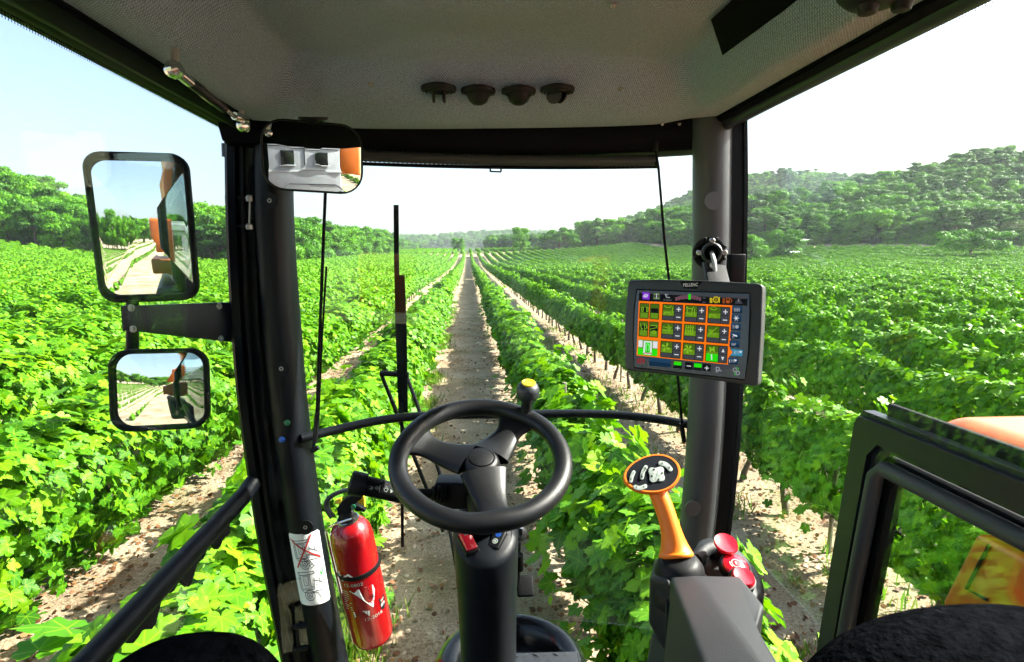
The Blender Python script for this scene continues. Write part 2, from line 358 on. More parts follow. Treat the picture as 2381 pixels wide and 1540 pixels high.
def ground():
    def axis(a, b, fine, n):
        t = np.linspace(-1, 1, n); s = np.sinh(t*5.2)/np.sinh(5.2)
        return np.where(s < 0, -s*a, s*b)
    xs = axis(-1500, 1500, 0, 361); ys = axis(-1400, 2200, 0, 381)
    X, Y = np.meshgrid(xs, ys, indexing='ij'); Z = hgt(X, Y)
    n1 = np.zeros_like(X)
    for k in range(14):
        a = rng.uniform(0, 2*math.pi); f = rng.uniform(1.2, 7); n1 += np.sin((X*math.cos(a)+Y*math.sin(a))*f+rng.uniform(0, 6))/14*1.6
    Z = Z+.035*n1*np.exp(-(X**2+Y**2)/900.)
    vs = np.stack([X, Y, Z], -1).reshape(-1, 3); nx, ny = X.shape
    i = np.arange(nx-1)[:, None]*ny+np.arange(ny-1)[None]; f = np.stack([i, i+ny, i+ny+1, i+1], -1).reshape(-1, 4)
    me = bpy.data.meshes.new('ground'); me.from_pydata(vs.tolist(), [], f.tolist()); me.polygons.foreach_set('use_smooth', [True]*len(me.polygons))
    x_, y_ = X.ravel(), Y.ravel()
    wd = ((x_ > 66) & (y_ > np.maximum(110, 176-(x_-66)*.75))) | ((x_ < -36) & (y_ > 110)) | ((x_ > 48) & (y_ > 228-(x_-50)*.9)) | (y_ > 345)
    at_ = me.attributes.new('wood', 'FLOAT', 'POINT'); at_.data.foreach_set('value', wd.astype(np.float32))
    m = bpy.data.materials.new('vineyard_soil'); m.use_nodes = True; n = m.node_tree; b = n.nodes['Principled BSDF']; b.inputs['Roughness'].default_value = .95
    b.inputs['Specular IOR Level'].default_value = .15
    g = n.nodes.new('ShaderNodeNewGeometry'); sep = n.nodes.new('ShaderNodeSeparateXYZ'); n.links.new(g.outputs['Position'], sep.inputs[0])
    def noise(s, d=6, r=.6):
        t = n.nodes.new('ShaderNodeTexNoise'); t.inputs['Scale'].default_value = s; t.inputs['Detail'].default_value = d; t.inputs['Roughness'].default_value = r
        n.links.new(g.outputs['Position'], t.inputs[0]); return t
    def ramp(src, stops):
        c = n.nodes.new('ShaderNodeValToRGB'); e = c.color_ramp.elements
        e[0].position, e[0].color = stops[0][0], (*stops[0][1], 1); e[1].position, e[1].color = stops[-1][0], (*stops[-1][1], 1)
        for p, q in stops[1:-1]: k = e.new(p); k.color = (*q, 1)
        n.links.new(src, c.inputs[0]); return c
    def mix(f, a, c2):
        x = n.nodes.new('ShaderNodeMix'); x.data_type = 'RGBA'
        n.links.new(f, x.inputs[0]); n.links.new(a, x.inputs[6])
        if isinstance(c2, tuple): x.inputs[7].default_value = (*c2, 1)
        else: n.links.new(c2, x.inputs[7])
        return x.outputs[2]
    c1_ = ramp(noise(1.1).outputs[0], [(.30, (.25, .18, .11)), (.5, (.43, .34, .23)), (.7, (.56, .48, .36))])
    fine = ramp(noise(38, 8, .75).outputs[0], [(.40, (0, 0, 0)), (.54, (1, 1, 1))])
    inv = n.nodes.new('ShaderNodeInvert'); n.links.new(fine.outputs[0], inv.inputs[1])
    sc = n.nodes.new('ShaderNodeMath'); sc.operation = 'MULTIPLY'; sc.inputs[1].default_value = .7; n.links.new(inv.outputs[0], sc.inputs[0])
    col = mix(sc.outputs[0], c1_.outputs[0], (.13, .075, .04))
    # weeds and grass: patches near, mostly green far away (beyond the vines)
    gr = ramp(noise(.35, 5, .65).outputs[0], [(.53, (0, 0, 0)), (.68, (1, 1, 1))])
    gs = n.nodes.new('ShaderNodeMath'); gs.operation = 'MULTIPLY'; gs.inputs[1].default_value = .6; n.links.new(gr.outputs[0], gs.inputs[0])
    col = mix(gs.outputs[0], col, (.13, .17, .05))
    mr = n.nodes.new('ShaderNodeMapRange'); mr.inputs[1].default_value = 210; mr.inputs[2].default_value = 300; n.links.new(sep.outputs['Y'], mr.inputs[0])
    far = ramp(noise(.04, 4).outputs[0], [(.35, (.05, .11, .02)), (.6, (.10, .19, .03)), (.75, (.25, .24, .12))])
    col = mix(mr.outputs[0], col, far.outputs[0])
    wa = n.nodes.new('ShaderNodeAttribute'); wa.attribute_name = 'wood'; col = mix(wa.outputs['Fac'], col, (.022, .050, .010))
    n.links.new(col, b.inputs['Base Color'])
    nb = noise(14, 9, .72); nb2 = noise(2.2, 6); ad = n.nodes.new('ShaderNodeMath'); n.links.new(nb.outputs[0], ad.inputs[0]); n.links.new(nb2.outputs[0], ad.inputs[1])
    bp = n.nodes.new('ShaderNodeBump'); bp.inputs['Distance'].default_value = .06; bp.inputs['Strength'].default_value = 1
    n.links.new(ad.outputs[0], bp.inputs['Height']); n.links.new(bp.outputs[0], b.inputs['Normal'])
    me.materials.append(m)
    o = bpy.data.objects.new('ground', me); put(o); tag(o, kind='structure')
ground()

# ------------------------------------------------------------------ leaves
def grape_leaf(detail=True):
    """unit leaf in xy, stalk at the origin, tip at +y; returns verts, faces"""
    if detail:
        pol = [(-75, .28), (-58, .50), (-44, .50), (-30, .60), (-18, .55), (-8, .64), (4, .56), (12, .60), (20, .76), (27, .76), (34, .94), (41, .82), (49, .80), (57, .64), (66, .80), (72, .84), (79, .98), (84, .96), (90, 1.14)]
        pts = [(r*math.cos(R(a)), r*math.sin(R(a))) for a, r in pol]
        pts = pts+[(-x, y) for x, y in pts[::-1][1:]]
        vs = [(0, .0, .0), (0, .45, .02)]
        fs = []; k = len(vs)
        for x, y in pts: vs.append((x, y, -.22*abs(x)**1.6-.12*max(0, y-.5)**1.5+.10*abs(math.sin(y*5))*abs(x)+(.14*abs(x) if y < .4 else 0)))
        n = len(pts)
        for i in range(n-1):
            c = 0 if (i < 7 or i > n-9) else 1
            fs.append((c, k+i, k+i+1))
        fs.append((0, k+7, 1)); fs.append((1, k+n-8, 0))
        return np.array(vs), fs
    pol = [(-55, .45), (5, .58), (40, .85), (90, 1.05), (140, .85), (175, .58), (235, .45)]
    vs = [(0, .1, .04)]+[(r*math.cos(R(a)), r*math.sin(R(a)), -.2*abs(math.cos(R(a)))*r) for a, r in pol]
    return np.array(vs), [(0, i, i+1) for i in range(1, 7)]+[(0, 7, 1)]
LEAF_HI = grape_leaf(True); LEAF_LO = grape_leaf(False)
CARD = (np.array([(-.5, -.3, 0), (.1, -.55, .12), (.55, -.1, -.05), (.35, .5, .1), (-.2, .55, -.06), (-.6, .2, .08)]), [(0, 1, 2, 3), (0, 3, 4, 5)])
def unit(v): return v/np.maximum(np.linalg.norm(v, axis=-1, keepdims=True), 1e-9)
def leaves_mesh(name, leaf, P, N, T, S, tint, m):
    """P points, N normals, T tip directions, S sizes, tint per leaf"""
    lv, lf = leaf; n = len(P); k = len(lv)
    N = unit(N); T = unit(T-N*(T*N).sum(-1, keepdims=True)); X = np.cross(T, N)
    V = P[:, None]+S[:, None, None]*(lv[None, :, 0:1]*X[:, None]+lv[None, :, 1:2]*T[:, None]+lv[None, :, 2:3]*N[:, None])
    me = bpy.data.meshes.new(name); V = V.reshape(-1, 3)
    loops = np.array([i for f in lf for i in f]); sizes = np.array([len(f) for f in lf])
    L = (loops[None]+np.arange(n)[:, None]*k).reshape(-1); Z = np.tile(sizes, n); st = np.concatenate([[0], np.cumsum(Z)[:-1]])
    me.vertices.add(len(V)); me.vertices.foreach_set('co', V.ravel()); me.loops.add(len(L)); me.loops.foreach_set('vertex_index', L.astype(np.int32))
    me.polygons.add(len(Z)); me.polygons.foreach_set('loop_start', st.astype(np.int32)); me.polygons.foreach_set('loop_total', Z.astype(np.int32))
    me.polygons.foreach_set('use_smooth', np.ones(len(Z), bool))
    uv = me.uv_layers.new(name='UVMap'); uv.data.foreach_set('uv', np.tile(lv[loops][:, :2], (n, 1)).ravel())
    a = me.attributes.new('tint', 'FLOAT', 'POINT'); a.data.foreach_set('value', np.repeat(tint, k))
    me.materials.append(m); me.update(); me.validate(); return me

def vine_points(n, length=1.15, seed=0, top=1.42, wid=.265, skirt=1.):
    r = np.random.default_rng(seed); ph = r.uniform(0, 6, 6)
    y = r.uniform(-length/2, length/2, n); a = r.uniform(-math.pi*.5, math.pi*1.5, n)
    rho = 1-np.abs(r.normal(0, .17, n)); rho = np.clip(rho, .25, 1)
    lump = 1+.12*np.sin(3*a+y*5+ph[0])+.11*np.sin(y*9+ph[1]+a)+.09*np.sin(5*a-y*7+ph[2])
    zc = .92; x = wid*lump*rho*np.cos(a)*(1+.15*np.sin(a)*-1); z = zc+(top-zc)*(lump*.5+.5)*rho*np.sin(a)*np.where(np.sin(a) < 0, skirt, 1.)
    low = z < .62; keep = ~(low & (r.uniform(0, 1, n) < .25))
    out = np.stack([np.cos(a), .25*r.normal(0, 1, n), np.sin(a)*.9], -1)
    P = np.stack([x, y, z], -1)[keep]; out = out[keep]
    # shoots: some stand up, some trail out sideways
    for k in range(7):
        y0 = r.uniform(-length/2, length/2); sgn = r.choice([-1, 1]); m = r.integers(5, 10); t = np.linspace(0, 1, m)
        if k < 4: q = np.stack([sgn*(.10+.22*t*r.uniform(.2, 1)), y0+.25*t*r.normal(), top-.12+.30*np.sin(t*2.2)*r.uniform(.4, 1)], -1)
        else: q = np.stack([sgn*(wid*.8+.20*np.sin(t*1.8)), y0+.3*t*r.normal(), 1.05-.15*t-.45*t*t], -1)
        P = np.concatenate([P, q+r.normal(0, .03, q.shape)]); out = np.concatenate([out, np.stack([np.full(m, .5*sgn), r.normal(0, .3, m), np.full(m, .5)], -1)])
    m = len(P)
    N = out*.95+np.array([0, 0, .30])+r.normal(0, .36, (m, 3)); T = np.stack([out[:, 0]*.6, r.normal(0, .5, m), np.full(m, -.55)], -1)+r.normal(0, .3, (m, 3))
    return P, N, T, r
def vine_mesh(name, leaf, n, smin, smax, seed, length, m, **k):
    P, N, T, r = vine_points(n, length, seed, **k); q = len(P)
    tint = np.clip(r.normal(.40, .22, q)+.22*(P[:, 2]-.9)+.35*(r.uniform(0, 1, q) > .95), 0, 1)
    return leaves_mesh(name, leaf, P, N, T, r.uniform(smin, smax, q)*.62, tint, m)
def trunk_bm(seed, h=.62):
    r = random.Random(seed); bm = B(); x = r.uniform(-.06, .06); y = r.uniform(-.08, .08)
    pts = [Vector((0, 0, -.05)), Vector((x*.5, y*.4, .12)), Vector((x*1.4, y, .3)), Vector((x*.6, y*1.3, .46)), Vector((x*.2, y*.6, h))]
    tube(bm, smoothpath(pts, 3), [.042-.018*i/12+r.uniform(-.005, .006) for i in range(13)], 7)
    for s in (-1, 1):
        tube(bm, smoothpath([pts[-1]-Vector((0, 0, .03)), pts[-1]+Vector((r.uniform(-.03, .03), s*.22, .07)), pts[-1]+Vector((0, s*.52, .05+r.uniform(-.03, .03)))], 3), [.022]*4+[.014]*3, 6)
        tube(bm, [pts[-1]+Vector((0, s*.3, .06)), pts[-1]+Vector((r.uniform(-.12, .12), s*.35, .35))], [.009, .005], 5)
    return bm
NV = 6
VINE_HI = [vine_mesh('vine_foliage', LEAF_HI, 1250, .078, .135, 100+i, 1.2, M['vine']) for i in range(NV)]
VINE_MID = [vine_mesh('vine_foliage', LEAF_LO, 1250, .085, .14, 100+i, 1.2, M['vinefar']) for i in range(NV)]
VINE_LOW = [vine_mesh('vine_foliage', LEAF_HI, 1450, .085, .15, 160+i, 1.25, M['vine'], skirt=1.5, top=1.46, wid=.40) for i in range(NV)]
VINE_LOWM = [vine_mesh('vine_foliage', LEAF_LO, 1300, .09, .15, 160+i, 1.25, M['vinefar'], skirt=1.45, top=1.44, wid=.40) for i in range(NV)]
TRUNKS = [mesh_from('vine_trunk', trunk_bm(40+i), M['bark'], 60) for i in range(4)]
LEAVES = []
for i in range(4):
    r = np.random.default_rng(i); me = leaves_mesh('vine_leaf', LEAF_HI, np.zeros((1, 3)), np.array([[0, 0, 1.]]), np.array([[0, 1., 0]]), np.array([.105]), np.array([.35+.17*i]), M['vine']); LEAVES.append(me)

SP = 2.5; ROW0 = 1.12                       # row spacing, the first row right of the aisle
def yend(x):
    if x < -36: return 108.
    if x < 60: return 205.
    if x < 84: return 175.
    return max(100., 150-(x-84)*.9)
plants = []
for k in range(-40, 60):
    X = ROW0+SP*k
    if X < -104 or X > 130: continue
    y = 1.5+random.random()*.6
    while y < yend(X):
        d = math.hypot(X, y); br = math.degrees(math.atan2(X, y))
        if -46 < br < 54 or d < 5: 
            if random.random() > (.015 if d < 40 else .03): plants.append((d, X+random.uniform(-.05, .05), y, k))
        y += 1.08 if d < 60 else 1.3
plants.sort()
ORD = {0: 'first', 1: 'second', 2: 'third', 3: 'fourth', 4: 'fifth', 5: 'sixth', 6: 'seventh', 7: 'eighth', 8: 'ninth', 9: 'tenth', 10: 'eleventh', 11: 'twelfth'}
def rowlabel(k):
    return ('right', k) if k >= 0 else ('left', -k-1)
vis = plants[:290]; rest = plants[290:]
SEEN = {}
def lod_vine(i, d, X, y, k):
    side, q = rowlabel(k); o_ = ORD.get(q, 'far')
    lab = f'leafy green grapevine in the {o_} row {side} of the bare sandy aisle'
    SEEN[k] = SEEN.get(k, 0)+1; c_ = SEEN[k]
    if c_ <= 12: lab = f'{"nearest" if c_ == 1 else ORD[c_-1]+"-nearest"} leafy grapevine to the cab in the {o_} row {side} of the sandy aisle'
    t = thing('grapevine', lab, 'grapevine', (X, y, float(hgt(X, y))), f'grapevines of the {o_} row on the {side}')
    v = random.randrange(NV); sz = random.uniform(.92, 1.1)
    f = bpy.data.objects.new('foliage', (((VINE_HI if k > -1 else VINE_LOW) if d < 13 else (VINE_MID if k > -1 else VINE_LOWM)))[v]); COL.objects.link(f); f.parent = t
    wx = {-1: 1.18, 0: 1.3}.get(k, .95 if k > 0 else 1.45)
    f.scale = (sz*wx*random.choice([-1, 1]), 1.0, sz*random.uniform(.93, 1.08)*(1.06 if k < -1 else 1)); f.rotation_euler.z = random.choice([0, math.pi])+random.uniform(-.08, .08); f['kind'] = 'stuff'
    b = bpy.data.objects.new('trunk', TRUNKS[random.randrange(4)]); COL.objects.link(b); b.parent = t; b.rotation_euler.z = random.choice([0, math.pi])
    return t, v, f
NEAR = 0
for i, (d, X, y, k) in enumerate(vis):
    t, v, f = lod_vine(i, d, X, y, k)
    if k in (-1, 0) and y < 7.2 and NEAR < 11:
        NEAR += 1
        P, N, T, r = vine_points(105, 1.15, 900+i, top=1.44, wid=.40); N = unit(N); T = unit(T-N*(T*N).sum(-1, keepdims=True)); Xa = np.cross(T, N)
        for j in range(min(len(P), 150)):
            if abs(P[j, 0]) < .18 and P[j, 2] < 1.25: continue
            l = bpy.data.objects.new('leaf', LEAVES[int(r.integers(0, 4))]); COL.objects.link(l); l.parent = t
            s = float(r.uniform(.95, 1.5)); mtx = Matrix(((*(Xa[j]*s),), (*(T[j]*s),), (*(N[j]*s),))).transposed().to_4x4()
            mtx.translation = Vector(P[j]); l.matrix_basis = mtx

# ------------------------------------------------------------------ points that carry copies (only for what nobody could count)
def scatter(name, pts, rots, scales, meshes, label=None, cat=None):
    me = bpy.data.meshes.new(name); me.from_pydata([tuple(p) for p in pts], [], [])
    n = len(pts)
    for nm, tp, dat in (('rz', 'FLOAT', rots), ('sc', 'FLOAT', scales), ('ix', 'INT', rng.integers(0, len(meshes), n))):
        a = me.attributes.new(nm, tp, 'POINT'); a.data.foreach_set('value', np.asarray(dat, dtype=np.float32 if tp == 'FLOAT' else np.int32))
    o = bpy.data.objects.new(name, me); COL.objects.link(o); tag(o, label, cat, kind='stuff')
    src = bpy.data.collections.new(name+'_source')
    for j, mm in enumerate(meshes):
        so_ = bpy.data.objects.new(f'{name}_source', mm); src.objects.link(so_)
    g = bpy.data.node_groups.new(name, 'GeometryNodeTree')
    g.interface.new_socket('Geometry', in_out='INPUT', socket_type='NodeSocketGeometry'); g.interface.new_socket('Geometry', in_out='OUTPUT', socket_type='NodeSocketGeometry')
    gi = g.nodes.new('NodeGroupInput'); go = g.nodes.new('NodeGroupOutput'); ip = g.nodes.new('GeometryNodeInstanceOnPoints')
    ci = g.nodes.new('GeometryNodeCollectionInfo'); ci.inputs[0].default_value = src; ci.inputs['Separate Children'].default_value = True; ci.inputs['Reset Children'].default_value = True
    def attr(nm, tp):
        x = g.nodes.new('GeometryNodeInputNamedAttribute'); x.data_type = tp; x.inputs[0].default_value = nm; return x.outputs[0]
    g.links.new(gi.outputs[0], ip.inputs['Points']); g.links.new(ci.outputs[0], ip.inputs['Instance']); ip.inputs['Pick Instance'].default_value = True
    g.links.new(attr('ix', 'INT'), ip.inputs['Instance Index'])
    cx = g.nodes.new('ShaderNodeCombineXYZ'); g.links.new(attr('rz', 'FLOAT'), cx.inputs[2]); g.links.new(cx.outputs[0], ip.inputs['Rotation'])
    g.links.new(attr('sc', 'FLOAT'), ip.inputs['Scale']); g.links.new(ip.outputs[0], go.inputs[0])
    md = o.modifiers.new('copies', 'NODES'); md.node_group = g
    return o
VINE_FAR = []
for i in range(6):
    a = vine_mesh('vine_foliage_far', LEAF_LO, 560, .15, .21, 300+i, 1.5, M['vinefar']); VINE_FAR.append(a)
mid = [p for p in rest if p[0] < 48]; far = [p for p in rest if p[0] >= 48]
for nm, pl, ms, lb in (('distant_grapevines', mid, VINE_MID, 'rows of leafy green grapevines across the middle of the field'), ('farthest_grapevines', far, VINE_FAR, 'rows of grapevines merging toward the wooded hills')):
    xs = np.array([p[1] for p in pl]); ys = np.array([p[2] for p in pl])
    scatter(nm, np.stack([xs, ys, hgt(xs, ys)], -1), rng.choice([0, math.pi], len(pl)), rng.uniform(.9, 1.12, len(pl))*np.where(xs < -2, 1.12, 1.0), ms, lb, 'grapevines')
    if nm[0] == 'd': scatter('distant_vine_trunks', np.stack([xs, ys, hgt(xs, ys)], -1), rng.choice([0, math.pi], len(pl)), rng.uniform(.95, 1.05, len(pl)), TRUNKS, 'dark vine trunks under the rows across the field', 'vine trunks')
# the far block of vines beyond the field and the young rows behind the machine
pl = []
for k in range(-14, 30):
    X = ROW0+SP*1.4*k
    for y in np.arange(225, 345, 2.6):
        if X < -34+(y-225)*.05 or X > 30+(y-225)*.0: continue
        pl.append((X, y))
pl = np.array(pl); scatter('upper_field_grapevines', np.c_[pl, hgt(pl[:, 0], pl[:, 1])], np.zeros(len(pl)), rng.uniform(1.0, 1.3, len(pl)), VINE_FAR, 'pale strip of grapevines rising toward the blue hills', 'grapevines')
pl = np.array([(ROW0+SP*k+rng.normal(0, .06), -6-j*1.1) for k in range(-26, 3) for j in range(70) if not (-3 < ROW0+SP*k < 3.5 and j < 4)])
scatter('young_grapevines', np.c_[pl, hgt(pl[:, 0], pl[:, 1])-.25], rng.choice([0, math.pi], len(pl)), rng.uniform(.35, .5, len(pl)), VINE_MID, 'low young vines in sandy rows behind the machine', 'grapevines')

# ------------------------------------------------------------------ ground clutter
def litter():
    n = 26000; x = []; y = []
    X = rng.uniform(-7, 9, n*3); Y = 2+26*rng.uniform(0, 1, n*3)**1.7
    dr = np.abs(((X-ROW0+SP/2) % SP)-SP/2); keep = rng.uniform(0, 1, n*3) < np.where(dr < .7, .55, .16+.45*(np.sin(X*3.1+Y*1.7)*np.sin(Y*.9-X) > .45))
    X, Y = X[keep], Y[keep]; n = len(X)
    Z = hgt(X, Y)+rng.uniform(.005, .04, n); N = np.stack([rng.normal(0, .45, n), rng.normal(0, .45, n), np.ones(n)], -1); T = rng.normal(0, 1, (n, 3))
    me = leaves_mesh('leaf_litter', LEAF_LO, np.stack([X, Y, Z], -1), N, T, rng.uniform(.014, .042, n), rng.uniform(0, 1, n), M['litter'])
    o = bpy.data.objects.new('leaf_litter', me); put(o); tag(o, 'dry brown fallen leaves scattered on the sandy soil', 'fallen leaves', kind='stuff')
litter()
def clods():
    base = []
    for i in range(4):
        bm = B(); bmesh.ops.create_icosphere(bm, subdivisions=1, radius=1)
        for v in bm.verts: v.co *= random.uniform(.65, 1.2); v.co.z *= .6
        base.append(mesh_from('soil_clod', bm, M['clod'], 40))
    n = 9000; X = rng.uniform(-6.5, 8.5, n); Y = 2+22*rng.uniform(0, 1, n)**1.6
    return scatter('soil_clods', np.stack([X, Y, hgt(X, Y)+.004], -1), rng.uniform(0, 6, n), .006+.028*rng.uniform(0, 1, n)**3, base, 'pale clods and pebbles on the sandy soil', 'soil clods')
M['clod'] = mat('soil_clod', (.46, .37, .26), .95, var=.3, vscale=3)
clods()
def grass():
    n = 26000
    g = rng.integers(0, 4, n)
    X = np.where(g == 0, -.92+rng.normal(0, .16, n), np.where(g == 1, -.95+rng.normal(0, .14, n), np.where(g == 2, 2.6+rng.normal(0, .55, n), 4.9+rng.normal(0, .7, n))))
    Y = np.where(g < 2, 3+34*rng.uniform(0, 1, n)**1.3, 3.5+22*rng.uniform(0, 1, n)**1.4)
    cl = np.sin(X*2.3+Y*1.1)+np.sin(Y*2.7-X*3)+np.sin(Y*.7)
    k = (cl > .25); X, Y = X[k], Y[k]; n = len(X)
    blade = (np.array([(-.06, 0, 0), (.06, 0, 0), (.03, .6, .06), (0, 1.0, .25)]), [(0, 1, 2), (0, 2, 3)])
    up = np.stack([rng.normal(0, .35, n), rng.normal(0, .35, n), np.ones(n)], -1); N = np.stack([rng.normal(0, 1, n), rng.normal(0, 1, n), .2*np.ones(n)], -1)
    me = leaves_mesh('grass', blade, np.stack([X, Y, hgt(X, Y)], -1), N, up, rng.uniform(.06, .20, n), np.clip(rng.normal(.45, .2, n), 0, 1), M['grass'])
    o = bpy.data.objects.new('grass', me); put(o); tag(o, 'thin grass and weeds growing along the vine rows', 'grass', kind='stuff')
grass()
# stakes and the drip hose under the second row on the right
sb = B(); tube(sb, [(0, 0, -.1), (.01, 0, .8), (0, .01, 1.5)], .022, 7)
stake = mesh_from('vine_stake', sb, M['wood'])
for i, (k, y) in enumerate([(0, 6.6), (0, 12.1), (1, 5.2), (1, 7.9), (1, 13.2), (2, 8.1), (2, 13.), (-1, 9.3), (-2, 8.2), (-2, 13.4), (-3, 11.)]):
    o = bpy.data.objects.new('vine_stake', stake); o.location = (ROW0+SP*k+.02, y, 0); COL.objects.link(o); side, q = rowlabel(k)
    tag(o, f'weathered wooden stake standing in the {ORD[q]} vine row {side} of the aisle', 'stake', 'stakes in the vine rows')
hb = B(); tube(hb, smoothpath([(ROW0+SP+.03*math.sin(y*1.7), y, .42+.03*math.sin(y*2.1)) for y in np.arange(3, 22, .9)], 2), .010, 6)
tag(part('drip_hose', hb, M['hose']), 'thin black irrigation hose strung low along the second row on the right', 'hose')

# ------------------------------------------------------------------ trees
def crown_mesh(name, seed, kind, ncard, m):
    r = np.random.default_rng(seed)
    lobes = []
    if kind == 'oak':
        H, W = 1., .52
        for i in range(30):
            a = r.uniform(0, 2*math.pi); q = r.uniform(0, 1)**.5; z = r.uniform(.16, .90); rr = W*math.sqrt(max(.05, 1-((z-.55)/.5)**2))*q*.72
            lobes.append((rr*math.cos(a), rr*math.sin(a), z, r.uniform(.08, .19), r.uniform(.06, .14)))
    elif kind == 'wide':
        for i in range(28):
            a = r.uniform(0, 2*math.pi); q = r.uniform(0, 1)**.5*.55; z = .62+r.uniform(-.18, .2)-q*.25
            lobes.append((q*math.cos(a), q*math.sin(a), z, r.uniform(.08, .17), r.uniform(.06, .11)))
    else:
        for i in range(24):
            a = r.uniform(0, 2*math.pi); z = r.uniform(.34, .95); q = r.uniform(.05, .40)*(1.15-z*.75)
            lobes.append((q*math.cos(a), q*math.sin(a), z, r.uniform(.07, .16), r.uniform(.04, .08)))
    L = np.array(lobes); w_ = (L[:, 3]**2); idx = r.choice(len(L), ncard, p=w_/w_.sum())
    u = unit(r.normal(0, 1, (ncard, 3))); u[:, 2] = np.abs(u[:, 2])*np.where(r.uniform(0, 1, ncard) < .72, 1, -1)
    rad = 1-np.abs(r.normal(0, .16, ncard)); l = L[idx]; bump = 1+.30*np.sin(u[:, 0]*9+idx)*np.sin(u[:, 1]*8+u[:, 2]*7)
    P = l[:, :3]+u*np.stack([l[:, 3], l[:, 3], l[:, 4]], -1)*(rad*bump)[:, None]
    N = u+np.array([0, 0, .35])+r.normal(0, .5, (ncard, 3))
    tint = np.clip(.24+.18*np.sin(idx*2.4)+r.normal(0, .14, ncard), 0, 1)
    s = (.040 if kind != 'pine' else .034)*(3000/ncard)**.45
    return leaves_mesh(name, CARD, P, N, r.normal(0, 1, (ncard, 3)), r.uniform(.7, 1.35, ncard)*s, tint, m), L
def tree_trunk(L, seed, h0):
    r = random.Random(seed); bm = B(); lean = r.uniform(-.04, .04)
    tube(bm, smoothpath([(0, 0, -.03), (lean*.3, 0, h0*.5), (lean, lean, h0), (lean*.8, 0, h0+.22)], 3), [.030-.002*i for i in range(10)], 7)
    for l in L[::2]:
        p = Vector((lean, 0, min(h0, l[2]-.05))); q = Vector(l[:3]); tube(bm, [p, p.lerp(q, .5)+Vector((0, 0, -.03)), q], [.014, .009, .004], 5)
    return mesh_from('trunk', bm, M['bark'], 60)
TREES = {}
for kd, mm, hh in (('oak', 'oak', .30), ('wide', 'oak', .42), ('pine', 'pine', .5)):
    TREES[kd] = []
    for i in range(5 if kd != 'wide' else 3):
        me, L = crown_mesh('crown', 50+i*7, kd, 7500 if kd != 'wide' else 8000, M[mm]); TREES[kd].append((me, tree_trunk(L, i, hh)))
def tree(kd, x, y, h, label, group=None, wide=1., v=None):
    me, tk = TREES[kd][random.randrange(len(TREES[kd])) if v is None else v]
    t = thing({'oak': 'oak_tree', 'wide': 'field_tree', 'pine': 'pine_tree'}[kd], label, 'tree', (x, y, float(hgt(x, y))), group)
    a = random.uniform(0, 6.28)
    for nm, m_ in (('crown', me), ('trunk', tk)):
        o = bpy.data.objects.new(nm, m_); COL.objects.link(o); o.parent = t; o.scale = (h*wide, h*wide, h); o.rotation_euler.z = a
tree('oak', 21.5, 235, 10.5, 'round lone tree in the far field, left of the wider one', v=1, wide=.9)
tree('wide', 36.5, 228, 10.5, 'broad spreading lone tree at the far field edge before the woods', v=0, wide=1.25)
tree('oak', -5., 300, 8, 'small dark tree standing alone on the far field boundary', v=2)
tree('wide', 97, 104, 7.8, 'light green spreading tree standing alone in front of the right woods', v=1, wide=1.2)
tree('oak', 62, 122, 7, 'round green tree at the field edge just right of the right pillar', v=3, wide=1.1)
tree('oak', 73, 128, 8, 'bushy tree at the foot of the right hill left of its neighbours', v=4, wide=1.1)
def bearing_ok(x, y, lo=-44, hi=52): return lo < math.degrees(math.atan2(x, y)) < hi
wood = []   # (distance, kind, x, y, h, zone)
def fill(zone, fx, n, kinds, h0, h1, mind):
    pts = []; tries = 0
    while len(pts) < n and tries < n*12:
        tries += 1; x, y = fx()
        if not bearing_ok(x, y): continue
        if any(abs(x-a) < mind and abs(y-b) < mind for a, b in pts[-400:]): continue
        pts.append((x, y)); wood.append((math.hypot(x, y), random.choice(kinds), x, y, random.uniform(h0, h1), zone))
def f_left():  # hill at the far left
    x = random.uniform(-190, -58); return x, 112+random.uniform(0, 1)**1.3*70
fill('left hill', f_left, 230, ['oak', 'oak', 'pine'], 6.5, 10.5, 4.2)
def f_edge():  # tree belt left of the aisle, running away
    if random.random() < .45: return random.uniform(-66, -38), 112+random.uniform(0, 26)
    y = 112+random.uniform(0, 1)*235; return -37-abs(random.gauss(0, 9))-(y-112)*.02, y
fill('left belt', f_edge, 125, ['oak', 'oak', 'oak', 'pine'], 8.5, 13, 3.6)
def f_right():
    x = random.uniform(66, 290); y0 = max(112, 178-(x-66)*.75); return x, y0+random.uniform(0, 1)**1.25*(95)
fill('right hill', f_right, 900, ['oak', 'pine', 'pine'], 5.5, 9.5, 3.3)
def f_mid():
    return random.uniform(48, 150), 0
def f_front():
    x = random.uniform(50, 110); return x, 232-(x-50)*.9+random.uniform(0, 40)
fill('middle wood', f_front, 130, ['oak', 'oak', 'pine'], 8, 12.5, 4)
def f_midhill():
    x = random.uniform(15, 260); return x, 330+random.uniform(0, 110)+max(0, 60-x)*.7
fill('middle hill', f_midhill, 900, ['pine', 'pine', 'oak'], 7, 11, 4.5)
def f_haze():
    return random.uniform(170, 420), random.uniform(410, 500)
fill('hazy ridge', f_haze, 500, ['pine', 'oak'], 9, 15, 6)
def f_far():
    return random.uniform(-420, 420), random.uniform(1020, 1260)
fill('far hills', f_far, 1500, ['pine', 'oak'], 10, 17, 8)
def f_farleft():
    return random.uniform(-500, -60), random.uniform(480, 900)
fill('far left hill', f_farleft, 600, ['pine', 'oak'], 9, 15, 8)
wood.sort(key=lambda t: -t[4]/t[0])
